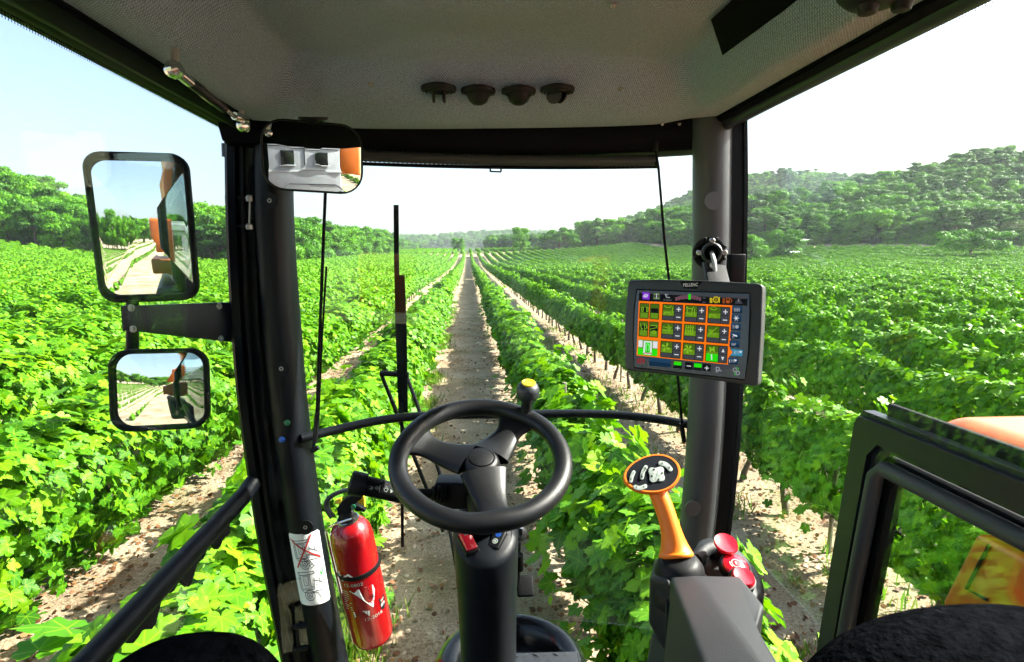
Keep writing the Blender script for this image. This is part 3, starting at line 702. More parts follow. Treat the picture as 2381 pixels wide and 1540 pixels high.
LB = {'left hill': 'bright green tree among the woods on the hill at far left', 'left belt': 'leafy green tree in the belt left of the vine rows',
      'right hill': 'dark green tree among the woods on the right hillside', 'middle wood': 'dark tree in the wood between the far field and the right hill',
      'middle hill': 'small tree on the wooded hill right of the lone trees', 'hazy ridge': 'pale tree on the hazy ridge behind the right hill', 'far hills': '', 'far left hill': ''}
for d, kd, x, y, h, zn in wood[:294]:
    nm_ = {'left hill': 'wooded hill at far left', 'left belt': 'tree belt left of the vines', 'right hill': 'wooded right hillside', 'middle wood': 'middle wood below the right hill', 'middle hill': 'wooded hill behind the lone trees', 'hazy ridge': 'hazy ridge', 'far hills': 'far blue hills', 'far left hill': 'far left hill'}[zn]
    gz = float(hgt(x, y)); pl_c = 'at the foot' if gz < 3 else 'low on the slope' if gz < 9 else 'high on the slope'
    if zn in ('left belt', 'middle wood'): pl_c = 'at the near end' if y < (150 if zn == 'left belt' else 205) else 'in the middle' if y < 230 else 'at the far end'
    tree(kd, x, y, h, f'{"tall" if h > 9 else "short"} {"pine" if kd == "pine" else "leafy"} tree {pl_c} of the {nm_}', f'trees of the {zn} {pl_c}')
rem = {}
for q in wood[294:]: rem.setdefault((q[5], q[1]), []).append(q)
for (zn, kd), qs in rem.items():
    a = np.array([(q[2], q[3]) for q in qs]); hs = np.array([q[4] for q in qs])
    scatter('woodland', np.c_[a, hgt(a[:, 0], a[:, 1])-.3], rng.uniform(0, 6.28, len(a)), hs, [t_[0] for t_ in TREES[kd]], f'mass of {"pines" if kd == "pine" else "broadleaf trees"} covering the {zn}', 'woods')
# undergrowth along the foot of the woods
ug = []
for i in range(420):
    x, y = random.choice([f_left, f_edge, f_right, f_right, f_front])()
    if random.random() < .5 and x > 60: y = max(112, 178-(x-66)*.75)-random.uniform(0, 3)
    ug.append((x, y, float(hgt(x, y))-.5))
scatter('undergrowth', np.array(ug), rng.uniform(0, 6, len(ug)), rng.uniform(2.5, 4.5, len(ug)), [t_[0] for t_ in TREES['oak']], 'low bushes along the foot of the woods', 'bushes')
# trees behind the machine, seen in the mirrors
for i in range(26):
    tree('oak', -4-i*2.6+random.uniform(-1, 1), -88+random.uniform(-8, 8), random.uniform(7, 11), 'dark tree at the end of the sandy rows, seen in the mirrors', 'trees behind the machine')

# ================================================================== THE CAB
XL, XR = -.745, .880; YPR = 1.85          # the side window planes
cab = thing('harvester_cab', 'dark driver cab with grey woven headliner, thick front pillars and large curved windscreen', 'vehicle cab', (0, 1.0, 1.7))
# headliner: one pressed sheet with raised middle and cross steps
def hl_z(x, y):
    e = min(.785-x, .640+x)
    def s(t): t = max(0, min(1, t)); return t*t*(3-2*t)
    k = s((e-.07)/.12)
    zc = .190-.065*s((y-1.12)/.20)
    zc -= .135*s((y-1.60)/.22)
    pocket = .012*math.exp(-((y-1.50)/.07)**4)*math.exp(-((x-.02)/.30)**6)
    return 3.395+.036*(x+.635)/1.4+zc*k+pocket+.006*math.sin(x*9)*math.sin(y*5)*k
bm = B(); nx, ny = 110, 130; g = []
for i in range(nx+1):
    x = -.635+(1.42)*i/nx; row = []
    for j in range(ny+1):
        y = -.95+2.83*j/ny
        yy = y if j < ny else y
        cx = .07; xf = (x-cx)*.93
        yf = yy*1.0-(.10*(abs(xf)/.66)**3 if j == ny else .10*(abs(xf)/.66)**3*(j/ny)**3)
        row.append(bm.verts.new((x, yf, hl_z(x, yf))))
    g.append(row)
for i in range(nx):
    for j in range(ny): bm.faces.new((g[i][j], g[i][j+1], g[i+1][j+1], g[i+1][j]))
bmesh.ops.solidify(bm, geom=bm.faces[:], thickness=.004)
part('headliner', bm, M['headliner'], cab, smooth=60)
bm = B(); box(bm, (.06, .5, 3.69), (1.84, 3.2, .09), bev=.03); part('roof_shell', bm, M['orange'], cab)
# side rails over the windows (dark, with a rounded inner strip)
def rail(sgn, xin, xwin, dz=0.):
    bm = B(); s = 1 if sgn > 0 else -1
    sec = [(xin, 3.385), (xin+.035*s, 3.372), (xin+.06*s, 3.376), (xwin-.045*s, 3.385), (xwin-.03*s, 3.398), (xwin, 3.398), (xwin+.05*s, 3.41), (xwin+.05*s, 3.60), (xin, 3.60)]
    a = [[bm.verts.new((x, y, z+dz)) for x, z in sec] for y in (-1.0, .4, 1.2, 1.88, 1.98)]
    for p, q in zip(a, a[1:]):
        for i in range(len(sec)): bm.faces.new((p[i], p[(i+1) % len(sec)], q[(i+1) % len(sec)], q[i]))
    bm.faces.new(a[0]); bm.faces.new(a[-1]); bmesh.ops.recalc_face_normals(bm, faces=bm.faces[:]); bmesh.ops.bevel(bm, geom=[e for e in bm.edges if abs((e.verts[0].co-e.verts[1].co).y) > .05], offset=.005, segments=2, affect='EDGES')
    part('roof_rail', bm, M['rail'], cab)
rail(-1, -.625, -.745); rail(1, .775, .880, .038)
bm = B(); tube(bm, [(.820, -.9, 3.421), (.820, .4, 3.421), (.820, 1.3, 3.420), (.815, 1.80, 3.414)], .021, 14); part('rail_tube', bm, M['door'], cab)
# dotted ceramic border along the top of the side glass
for s, X in ((-1, -.7465), (1, .8815)):
    bm = B()
    for i in range(330):
        y = -.2+2.15*i/330; h = .0048
        for q in range(3):
            w_ = .0024*(1-.28*q); z0 = 3.398-.006-h*q*1.0+(.038 if s > 0 else 0)
            vs = [bm.verts.new((X, y-w_, z0)), bm.verts.new((X, y+w_, z0)), bm.verts.new((X, y+w_, z0+h*.75)), bm.verts.new((X, y-w_, z0+h*.75))]; bm.faces.new(vs)
    o = part('glass_border', bm, M['black'], cab, smooth=0); o['kind'] = 'stuff'
# pillars
YP = 1.93
def ptpath(pts, Y): return smoothpath([PY(u, v, Y) for u, v in pts], 5)
LP = ptpath([(640, 245), (634, 330), (634, 470), (642, 620), (655, 780), (668, 930), (688, 1090), (712, 1250), (738, 1400), (770, 1560), (795, 1680)], YP)
bm = B(); sweep(bm, LP, [(-.062, .03), (-.058, -.005), (-.04, -.038), (-.010, -.052), (.022, -.046), (.044, -.02), (.052, .02), (.052, .05), (-.062, .05)], (Vector((1, 0, 0)), Vector((0, 1, 0)))); part('pillar_trim', bm, M['darktrim'], cab, 50)
LF = ptpath([(565, 240), (568, 330), (570, 500), (578, 700), (592, 900), (612, 1060), (635, 1220), (660, 1360), (695, 1540), (715, 1680)], YP+.03)
bm = B(); sweep(bm, LF, [(-.042, -.05), (-.030, -.062), (-.006, -.062), (.0, -.045), (.045, -.045), (.05, .04), (-.042, .04)], (Vector((1, 0, 0)), Vector((0, 1, 0)))); part('pillar', bm, M['frame'], cab, 40)
bm = B(); tube(bm, [p+Vector((.018, -.058, 0)) for p in LF], .007, 8); part('door_seal', bm, M['rubber'], cab)
RP = ptpath([(1656, 262), (1655, 400), (1654, 560), (1650, 720), (1645, 900), (1636, 1060), (1624, 1200), (1610, 1310), (1588, 1480), (1560, 1640)], YPR)
bm = B(); sweep(bm, RP, [(.060*math.cos(a)*1.02, .060*math.sin(a)) for a in [2*math.pi*i/22 for i in range(22)]], (Vector((1, 0, 0)), Vector((0, 1, 0)))); part('pillar_trim', bm, M['trim'], cab, 60)
RF = ptpath([(1700, 262), (1702, 420), (1700, 640), (1696, 840), (1688, 1000), (1676, 1140), (1660, 1270), (1645, 1400), (1620, 1560)], YPR+.02)
bm = B(); sweep(bm, RF, [(-.045, -.052), (.010, -.052), (.014, -.058), (.026, -.058), (.026, .04), (-.045, .04)], (Vector((1, 0, 0)), Vector((0, 1, 0)))); part('pillar', bm, M['frame'], cab, 40)
for (u, v) in ((628, 467), (655, 857), (711, 1225)):
    p = PY(u, v, YP-.058); s_ = screw(p, (0, -1, 0), .0085, cab)
    bm = B(); lathe(bm, [(.026, .01), (.021, -.003), (.014, -.002), (.013, .003), (0, .003)], p+Vector((0, .004, 0)), (0, -1, 0), 20); part('screw_boss', bm, M['darktrim'], cab, 60)
for (u, v) in ((1655, 468), (1608, 1180)):
    p = PY(u, v, YPR-.062); screw(p, (0, -1, 0), .0095, cab)
    bm = B(); lathe(bm, [(.028, .014), (.022, -.002), (.015, -.002), (.014, .003), (0, .003)], p+Vector((0, .003, 0)), (0, -1, 0), 20); part('screw_boss', bm, M['trim'], cab, 60)
for (u, v), mm in (((668, 983), 'green'), ((656, 1022), 'blue')):
    p = PY(u, v, YP-.056); bm = B(); lathe(bm, [(.010, 0), (.010, .004), (.007, .006), (0, .007)], p, (0, -1, 0), 16); part('plug', bm, M[mm], cab, label=f'small {mm} cap on the dark left pillar')
# collar where the grey pillar meets the headliner
# header over the windscreen, windscreen, its handrail
def arc(x0, x1, y0, bow, z, n=24, zb=0.): 
    return [Vector((x0+(x1-x0)*t, y0+bow*(1-(2*t-1)**2), z+zb*(2*t-1)**2)) for t in [i/n for i in range(n+1)]]
hd = arc(-.74, .84, 1.83, .13, 3.36, zb=.012)
bm = B(); sweep(bm, hd, [(.0, .055), (.0, .01), (.02, -.022), (.05, -.03), (.09, -.03), (.09, .2), (0.0, .2)], (Vector((0, 1, 0)), Vector((0, 0, 1)))); part('windscreen_header', bm, M['frame'], cab, 40)
def glass(name, bm): part(name, bm, M['glass'], cab, smooth=30)
bm = B(); n = 24; lo = arc(-.66, .76, 1.88, .14, 1.62, n); hi = arc(-.70, .83, 1.90, .19, 3.38, n)
A = [bm.verts.new(p) for p in lo]; C_ = [bm.verts.new(p) for p in hi]; A2 = [bm.verts.new(p+Vector((0, .006, 0))) for p in lo]; C2 = [bm.verts.new(p+Vector((0, .006, 0))) for p in hi]
for i in range(n):
    bm.faces.new((A[i], A[i+1], C_[i+1], C_[i])); bm.faces.new((A2[i+1], A2[i], C2[i], C2[i+1])); bm.faces.new((A[i+1], A[i], A2[i], A2[i+1])); bm.faces.new((C_[i], C_[i+1], C2[i+1], C2[i]))
bm.faces.new((A[0], C_[0], C2[0], A2[0])); bm.faces.new((A[n], A2[n], C2[n], C_[n])); glass('windscreen', bm)
bm = B(); box(bm, (XL-.004, .52, 2.50), (.005, 2.78, 1.78)); glass('side_window', bm)
bm = B(); box(bm, (XR+.004, .48, 2.75), (.005, 2.72, 1.36)); glass('side_window', bm)
def hbar(u, v, Y): return PY(u, v, Y)
bars = smoothpath([hbar(700, 1020, 1.90), hbar(780, 1000, 1.96), hbar(870, 980, 2.01), hbar(960, 969, 2.04), hbar(1080, 965, 2.06), hbar(1200, 964, 2.06), hbar(1320, 962, 2.05), hbar(1430, 965, 2.02), hbar(1520, 974, 1.97), hbar(1605, 988, 1.91)], 5)
bm = B(); tube(bm, bars, .0155, 14); 
tag(part('handrail', bm, M['darktrim']), 'thin dark curved handrail crossing the windscreen behind the steering wheel', 'handrail')
# left: lower side rail, its rubber, lower left bracket
bm = B(); tube(bm, [(-.728, -.6, 2.232), (-.728, .6, 2.232), (-.728, 1.5, 2.235), (-.725, 1.80, 2.238), (-.715, 1.86, 2.26)], .027, 16); 
gr = part('grab_rail', bm, M['frame']); tag(gr, 'thick black side rail running diagonally across the lower left window', 'rail')
bm = B(); p0 = PX(622, 1072, -.70); lathe(bm, [(.018, -.01), (.018, .012), (.01, .016), (0, .016)], p0, (.6, -.8, 0), 14); part('end_bolt', bm, M['bolt'], gr)
bm = B(); pts = []; nn = 40
top = [(-.742, 1.0+.7*i/nn, 2.232) for i in range(nn+1)]; bot = [(-.742, 1.0+.7*i/nn, 2.232-.055-.018*math.sin(i*.55)-.012*math.sin(i*1.3)) for i in range(nn+1)][::-1]
prism(bm, top+bot, (.012, 0, 0)); part('rubber_skirt', bm, M['rubber'], gr)
# lower walls, floor, rear
bm = B(); box(bm, (.02, .30, 1.70), (1.40, 2.50, .05), bev=.01); tag(part('cab_floor', bm, M['black']), kind='structure')
# rear wall with its window
def wallhole(bm, x0, x1, z0, z1, hx0, hx1, hz0, hz1, y, t=.05):
    for (a, b_, c, d) in ((x0, x1, z0, hz0), (x0, x1, hz1, z1), (x0, hx0, hz0, hz1), (hx1, x1, hz0, hz1)):
        box(bm, ((a+b_)/2, y, (c+d)/2), (b_-a, t, d-c))
bm = B(); wallhole(bm, -.78, .92, 1.7, 3.66, -.60, .72, 2.62, 3.24, -.93); part('rear_wall', bm, M['frame'], cab)
bm = B(); box(bm, (.03, -.93, 2.93), (1.25, .005, .61)); glass('rear_window', bm)
for s, X in ((-1, XL-.02), (1, XR+.02)):
    bm = B(); box(bm, (X, -.86, 2.6), (.06, .10, 1.8)); part('rear_pillar', bm, M['frame'], cab)
    bm = B(); box(bm, (X, -.1, 1.70), (.05, 1.7, .1)); part('sill', bm, M['frame'], cab)

# ------------------------------------------------------------------ right door frame (lower half frame with a pane in it)
dr = thing('door_frame', 'wide blue-black lower door frame around a small pane at the lower right', 'door frame', (.87, .9, 1.8))
n_ = Vector((1, 0, 0)); 
def RX(u, v, X=.87): return PX(u, v, X)
out = [RX(1996, 955), RX(1978, 975), RX(1960, 1090), RX(1925, 1300), RX(1893, 1500), RX(1870, 1640)]
inn = [RX(2072, 1112), RX(2052, 1130), RX(2035, 1215), RX(2000, 1390), RX(1972, 1540), RX(1952, 1640)]
zt = out[0].z; yb = -.55; zi = inn[0].z
def strip(bm, a, b, ext):
    for p, q in zip(zip(a, b), zip(a[1:], b[1:])):
        prism(bm, [p[0], p[1], q[1], q[0]], ext)
oo = [Vector((.87, yb, zt))]+out; ii = [Vector((.87, yb, zi))]+inn
mi = [o.lerp(i, .62) for o, i in zip(oo, ii)]; m2 = [o.lerp(i, .70) for o, i in zip(oo, ii)]
bm = B(); va = [bm.verts.new(p) for p in oo]; vb = [bm.verts.new(p) for p in mi]; va2 = [bm.verts.new(p+Vector((.05, 0, 0))) for p in oo]; vb2 = [bm.verts.new(p+Vector((.05, 0, 0))) for p in mi]
for a, b_ in ((va, vb), (vb, vb2), (vb2, va2), (va2, va)):
    for i in range(len(a)-1): bm.faces.new((a[i], b_[i], b_[i+1], a[i+1]))
for i in (0, -1): bm.faces.new((va[i], vb[i], vb2[i], va2[i]))
bmesh.ops.recalc_face_normals(bm, faces=bm.faces[:]); bmesh.ops.bevel(bm, geom=[e for e in bm.edges if len(e.link_faces) == 2 and e.calc_face_angle(0) > .9], offset=.012, segments=4, affect='EDGES')
part('outer_frame', bm, M['door'], dr, 45)
bm = B(); tube(bm, [m.lerp(i, .55)+Vector((-.006, 0, 0)) for m, i in zip(m2, ii)], [.017]*len(ii), 12); part('window_seal', bm, M['trim'], dr, 60)
bm = B(); a = [m.lerp(i, .0)+Vector((.012, 0, 0)) for m, i in zip(m2, ii)]; b_ = [i+Vector((.012, 0, 0)) + (i-m)*.25 for m, i in zip(m2, ii)]
strip(bm, a, b_, (.03, 0, 0)); part('inner_frame', bm, M['rubber'], dr)
bm = B(); pane = [i+Vector((.03, 0, 0)) for i in inn]+[Vector((.90, yb, inn[-1].z)), Vector((.90, yb, zi))]
prism(bm, pane, (.004, 0, 0)); part('pane', bm, M['glass'], dr, smooth=0)
bm = B(); pg = [o+Vector((.052, 0, .0)) for o in (Vector((.87, yb, zt+.025)), RX(2012, 948), )]; box(bm, (.912, (out[0].y+yb)/2+.0, zt+.012), (.014, out[0].y-yb-.08, .03), bev=.004); part('top_seal', bm, M['rubber'], dr)

# ------------------------------------------------------------------ the orange machine beside and behind the cab
hood = thing('machine_hood', 'rounded orange machine hood outside the lower right window', 'machine body', (1.6, .0, 1.5))
bm = B(); q = PX(2236, 1000, 1.06)
box(bm, (q.x+.655, q.y-1.25, q.z-.12), (1.2, 2.9, .22), bev=.09, seg=10); part('hood_top', bm, M['orange'], hood)
qa = PX(2268, 1240, 1.12); qb = PX(2190, 1395, 1.12)
bm = B(); prism(bm, [qa, qb, qb+Vector((0, -.1, -.9)), (1.12, -1.6, 1.3), (1.12, -1.6, qa.z+.02)], (.9, 0, 0), bev=.015); part('side_panel', bm, M['orange'], hood)
s1, s2, s3 = PX(2330, 1290, 1.117), PX(2268, 1358, 1.117), PX(2420, 1480, 1.117)
bm = B(); tube(bm, [PX(2300, 1268, 1.118), PX(2247, 1369, 1.118), PX(2296, 1395, 1.118)], .004, 6); part('panel_gap', bm, M['black'], hood)
body = thing('grape_harvester', 'dark grey and orange harvester body behind the cab, seen in the mirrors', 'machine body', (0, -2.5, 1.0))
bm = B(); box(bm, (-.79, -1.75, 2.35), (.10, 1.5, 2.3), bev=.02); part('side_panel', bm, M['door'], body)
bm = B(); box(bm, (-.80, -.45, 3.60), (.16, 3.4, .20), bev=.03); part('roof_edge', bm, M['orange'], body)
bm = B(); box(bm, (-.89, -.3, 3.60), (.012, 3.1, .05)); part('roof_stripe', bm, M['yellow'], body)
bm = B(); box(bm, (-1.0, -3.0, 2.35), (.5, 1.0, .35), bev=.04); part('side_box', bm, M['rust'], body)
bm = B(); box(bm, (-.98, -2.6, 1.6), (.4, 1.8, .9), bev=.08); part('lower_cover', bm, M['door'], body)
for sx in (-.88, 1.0):
    bm = B(); box(bm, (sx, -3.0, 3.02), (.46, .6, .70), bev=.05); part('rear_tank', bm, M['orange'], body)
bm = B(); box(bm, (.05, -3.1, 2.6), (1.5, .8, 1.4), bev=.03); part('rear_housing', bm, M['housing'], body)
bm = B(); box(bm, (.05, -2.69, 2.72), (1.52, .02, .03)); part('ledge', bm, M['grey'], body)
for zz in (2.35, 3.18):
    bm = B(); box(bm, (.05, -2.695, zz), (1.5, .012, .012)); part('panel_seam', bm, M['ink'], body)
bm = B(); box(bm, (.06, -2.695, 3.0), (.012, .012, .56)); part('panel_seam', bm, M['ink'], body)
for sx in (-.28, .40):
    bm = B(); box(bm, (sx, -2.69, 2.98), (.26, .03, .26), bev=.004); part('grille', bm, M['black'], body)
    bm = B(); box(bm, (sx, -2.67, 2.84), (.32, .05, .02), bev=.004); part('grille_ledge', bm, M['housing'], body)

# ================================================================== MIRRORS
def plate_frame(c, n, upv=Vector((0, 0, 1))):
    n = n.normalized(); x = upv.cross(n).normalized(); y = n.cross(x); return x, y, n
def mirror(name, label, cat, c, n, w_, h, rad, conv, roll=0., taper=0., group=None, shell=None, rim=.012, depth=.05):
    """n points from the glass to the viewer; x is the viewer's left->right"""
    n = n.normalized(); x = Vector((0, 0, 1)).cross(n).normalized(); y = n.cross(x)
    x, y = x*math.cos(roll)+y*math.sin(roll), y*math.cos(roll)-x*math.sin(roll)
    t = thing(name, label, cat, c, group)
    def ring(sc, off, rr=None): return [c+x*(a*(1+taper*b/h))+y*b+n*off for a, b in rrect(w_*sc[0], h*sc[1], (rr or rad))]
    bm = B(); rs = []
    e = 2*rim
    for (dw, off, r_) in ((-.35, -depth, rad*.8), (-.10, -depth*.9, rad), (0, -depth*.45, rad), (0, 0, rad), (-.2*e/w_*1, .006, rad), (-.6*e/w_, .008, rad*.9), (-1.*e/w_, .003, rad*.85), (-1.*e/w_, -.004, rad*.85), (-1.02*e/w_, -.6*depth, rad*.85)):
        sc = (1+dw, 1+dw*w_/h) if dw > -.09 else (1+dw, 1+dw)
        rs.append([bm.verts.new(p) for p in ring(sc, off, r_)])
    for a, b in zip(rs, rs[1:]):
        k = len(a)
        for i in range(k): bm.faces.new((a[i], a[(i+1) % k], b[(i+1) % k], b[i]))
    bm.faces.new(rs[0][::-1]); bmesh.ops.recalc_face_normals(bm, faces=bm.faces[:])
    part('mirror_housing', bm, M['rubber'] if shell is None else shell, t, 50)
    bm = B(); gx, gy = w_-e, h-e; N_ = 22; V = {}
    o2 = rrect(gx, gy, rad*.85, 8)
    # domed glass: rings from the middle out
    prev = None; HH = 0; ctr = bm.verts.new(c+n*.004)
    for k in range(1, 11):
        s = k/10; cur = []
        for a, b in o2:
            a_, b_ = a*s, b*s
            cur.append(bm.verts.new(c+x*(a_*(1+taper*b_/h))+y*b_+n*(.004-(a_*a_+b_*b_)*conv*.5)))
        m_ = len(cur)
        for i in range(m_):
            if prev is None: bm.faces.new((ctr, cur[i], cur[(i+1) % m_]))
            else: bm.faces.new((prev[i], cur[i], cur[(i+1) % m_], prev[(i+1) % m_]))
        prev = cur
    part('mirror_glass', bm, M['mirror'], t, 180)
    return t, x, y, n
def halfway(c, out):  # normal that sends the view from the camera at c toward direction out
    return ((CAM-c).normalized()+Vector(out).normalized()).normalized()
c = PY(332, 531, 1.68)
um, ux, uy, un = mirror('wing_mirror', 'tall rounded rectangular wing mirror, upper of the two outside the left window', 'mirror', c, halfway(c, (-.10, -1, .03)), .252, .410, .045, .55, roll=.02, taper=.03, group='wing mirrors on the left side')
c2_ = PY(371, 907, 1.68)
lm, lx, ly, ln = mirror('wing_mirror', 'small wide wing mirror below the tall one outside the left window', 'mirror', c2_, halfway(c2_, (-.12, -1, -.06)), .256, .236, .05, 1.3, roll=-.02, group='wing mirrors on the left side')
ma = thing('mirror_arm', 'flat dark metal bracket plate with four bolts holding the two wing mirrors', 'bracket', PY(420, 745, 1.78))
pl_ = [PY(280, 712, 1.73), PY(545, 703, 1.95), PY(552, 798, 1.95), PY(284, 768, 1.73)]
bm = B(); prism(bm, pl_, (0, .02, 0), bev=.003); part('bracket_plate', bm, M['door'], ma)
for (u, v, Y) in ((305, 716, 1.75), (509, 712, 1.92), (310, 765, 1.75), (513, 787, 1.92)):
    p = PY(u, v, Y-.004); bm = B(); lathe(bm, [(.0105, 0), (.0105, .003), (.006, .003), (.006, .008), (0, .009)], p, (0, -1, 0), 14); part('bolt', bm, M['bolt'], ma)
bm = B(); tube(bm, [PY(308, 640, 1.77), PY(308, 820, 1.77)], .017, 12); part('mirror_post', bm, M['frame'], ma)
bm = B(); tube(bm, [PY(535, 712, 1.95), PY(556, 694, 2.02)], .006, 8); part('brace', bm, M['frame'], ma)
# interior mirror
c = PY(728, 366, 1.66)
im, ix, iy, in_ = mirror('interior_mirror', 'wide rounded convex interior mirror hanging from the headliner at the left pillar', 'mirror', c, halfway(c, (.15, -1, -.06)), .268, .190, .062, .45, roll=-.03, rim=.006, depth=.035)
bm = B(); lathe(bm, [(.040, .0), (.040, .006), (.028, .012), (.014, .02), (.012, .08), (0, .08)], PY(728, 272, 1.70), (0, .25, -1), 20); part('mirror_foot', bm, M['black'], im)

# ================================================================== WINDSCREEN FITTINGS
wp = thing('windscreen_wiper', 'long black upright windscreen wiper with a pair of thin linkage arms', 'wiper', PY(935, 1270, 2.14))
bl = [PY(921, 477, 2.16), PY(922, 600, 2.16), PY(925, 760, 2.15), PY(930, 900, 2.14), PY(934, 965, 2.13)]
bm = B(); sweep(bm, bl, [(-.009, -.004), (.009, -.004), (.009, .006), (-.009, .006)], (Vector((1, 0, 0)), Vector((0, 1, 0)))); part('wiper_blade', bm, M['black'], wp)
bm = B(); sweep(bm, [PY(928, 640, 2.135), PY(933, 760, 2.135), PY(936, 960, 2.13)], [(-.016, 0), (.020, 0), (.020, .004), (-.016, .004)], (Vector((1, 0, 0)), Vector((0, 1, 0)))); part('blade_carrier', bm, M['frame'], wp)
bm = B(); sweep(bm, [PY(934, 965, 2.13), PY(935, 1120, 2.11), PY(936, 1272, 2.09)], [(-.006, -.003), (.006, -.003), (.005, .005), (-.005, .005)], (Vector((1, 0, 0)), Vector((0, 1, 0)))); part('lower_blade', bm, M['black'], wp)
bm = B(); tube(bm, [PY(884, 868, 2.17), PY(950, 872, 2.16)], .011, 8); part('linkage_head', bm, M['frame'], wp)
for pts in ([(886, 869), (938, 1000), (992, 1136), (1030, 1235)], [(946, 876), (982, 975), (1022, 1100), (1062, 1322)]):
    bm = B(); tube(bm, [PY(u, v, 2.17-.0001*(v-869)) for u, v in pts], .0075, 8, flat=1.3); part('linkage_arm', bm, M['frame'], wp)
bd = thing('roller_blind', 'dark rolled-up sun blind along the top of the windscreen with a small pull tab', 'blind', PY(1150, 372, 1.93))
ba = [PY(836, 367, 1.90), PY(1180, 372, 1.93), PY(1524, 376, 1.90)]
bm = B()
P0, P1 = PY(800, 360, 1.90), PY(1522, 374, 1.90)
rings = []
for i in range(141):
    t = i/140; c = P0.lerp(P1, t)+Vector((0, .05*(1-(2*t-1)**2), 0)); r_ = .0125+(.0022 if i % 2 else 0)
    rings.append([bm.verts.new(c+Vector((0, math.cos(a), math.sin(a)))*r_*1.35) for a in [2*math.pi*j/12 for j in range(12)]])
for a, b in zip(rings, rings[1:]):
    for j in range(12): bm.faces.new((a[j], a[(j+1) % 12], b[(j+1) % 12], b[j]))
part('rolled_fabric', bm, M['blind'], bd, 60)
Q0, Q1 = PY(815, 380, 1.90), PY(1530, 388, 1.90)
bm = B(); tube(bm, [Q0.lerp(Q1, t)+Vector((0, .05*(1-(2*t-1)**2), 0)) for t in [i/16 for i in range(17)]], .0058, 10); part('bottom_bar', bm, M['frame'], bd)
bm = B(); pt = lambda u, v: PY(u, v, 1.935)
for a, b_ in (((1140, 386), (1140, 400)), ((1140, 399), (1165, 400)), ((1165, 386), (1165, 400)), ((1140, 388), (1165, 388))):
    tube(bm, [pt(*a), pt(*b_)], .0028, 6)
part('pull_tab', bm, M['frame'], bd)
bm = B(); tube(bm, [PY(1523, 376, 1.89), PY(1530, 388, 1.89)], .007, 8); part('end_cap', bm, M['black'], bd)
def cord(nm, pts, Y, r_, lab, ends):
    t = thing(nm, lab, 'blind guide', PY(*pts[-1], Y))
    bm = B(); tube(bm, [PY(u, v, Y) for u, v in pts], r_, 8); part('cable', bm, M['rubber'], t)
    for (a, b_) in ends:
        bm = B(); tube(bm, [PY(*a, Y), PY(*b_, Y)], .0085, 8); part('end_clip', bm, M['black'], t)
    return t
cord('blind_guide', [(757, 435), (752, 560), (743, 790), (737, 960), (729, 1045)], 1.88, .0052, 'black double guide rod of the blind left of the wiper', [((738, 960), (732, 1030)), ((724, 1050), (740, 1040))])
bm = B(); tube(bm, [PY(759, 620, 1.885), PY(748, 800, 1.885), PY(741, 962, 1.885)], .0035, 6); part('return_cable', bm, M['rubber'], bpy.data.objects['blind_guide'])
cord('blind_guide', [(1524, 345), (1531, 390), (1545, 560), (1556, 655), (1578, 900), (1590, 1028)], 1.88, .0045, 'thin black guide rod of the blind beside the right pillar and monitor', [((1526, 330), (1524, 350)), ((1584, 985), (1591, 1028))])
# gas strut over the left window
gs = thing('gas_strut', 'black gas strut with polished ball ends along the roof rail over the left window', 'gas strut', D(490, 225, 1.3))
d0, d1 = 1.05, 1.50
def G(u, v, t): return D(u, v, d0+(d1-d0)*t)
bm = B(); lathe(bm, [(0, -.017), (.010, -.014), (.0165, -.005), (.0165, .005), (.010, .014), (0, .017)], G(405, 162, 0), (1, -.2, .2), 18); part('ball_end', bm, M['steel'], gs)
bm = B(); lathe(bm, [(0, -.018), (.011, -.014), (.018, -.005), (.018, .005), (.011, .014), (0, .018)], G(566, 292, 1), (1, -.2, .2), 18); part('ball_end', bm, M['steel'], gs)
bm = B(); tube(bm, [G(415, 170, .05), G(440, 190, .18)], .0105, 12); part('threaded_end', bm, M['steel'], gs)
bm = B(); tube(bm, [G(438, 188, .18), G(520, 252, .68)], .011, 12); part('cylinder', bm, M['black'], gs)
bm = B(); tube(bm, [G(520, 252, .68), G(552, 276, .92)], .0055, 10); part('piston_rod', bm, M['steel'], gs)
bm = B(); tube(bm, [G(545, 270, .88), G(572, 278, 1.0)], .010, 12); part('end_fitting', bm, M['steel'], gs)
bm = B(); tube(bm, [G(470, 213, .36), G(498, 235, .54)], .0116, 12); part('paper_label', bm, mat('aged_label', (.42, .40, .26), .5), gs)
bm = B(); lathe(bm, [(.008, 0), (.008, .03), (0, .03)], G(405, 150, 0), (0, .3, 1), 10); lathe(bm, [(.008, 0), (.008, .03), (0, .03)], G(562, 282, 1), (0, .3, 1), 10); part('ball_stud', bm, M['bolt'], gs)
# door hinges / latch on the left pillar
hg = thing('door_hinge', 'small black hinge bracket with two pins high on the left pillar', 'hinge', PY(570, 490, 1.87))
for v in (460, 526):
    bm = B(); tube(bm, [PY(552, v, 1.865), PY(582, v, 1.865)], .004, 8); part('hinge_pin', bm, M['frame'], hg)
    bm = B(); lathe(bm, [(.010, 0), (.010, .014), (.006, .018), (0, .018)], PY(580, v+8, 1.86), (0, 0, 1), 12); part('pin_head', bm, M['bolt'], hg)
bm = B(); tube(bm, [PY(581, 460, 1.865), PY(579, 526, 1.865)], .0025, 6); part('link_rod', bm, M['bolt'], hg)
hg = thing('door_hinge', 'lower hinge bracket at the foot of the left pillar', 'hinge', PY(700, 1530, 1.84))
for v in (1458, 1510):
    bm = B(); tube(bm, [PY(682, v, 1.84), PY(716, v-4, 1.84)], .010, 10); part('hinge_pin', bm, M['frame'], hg)
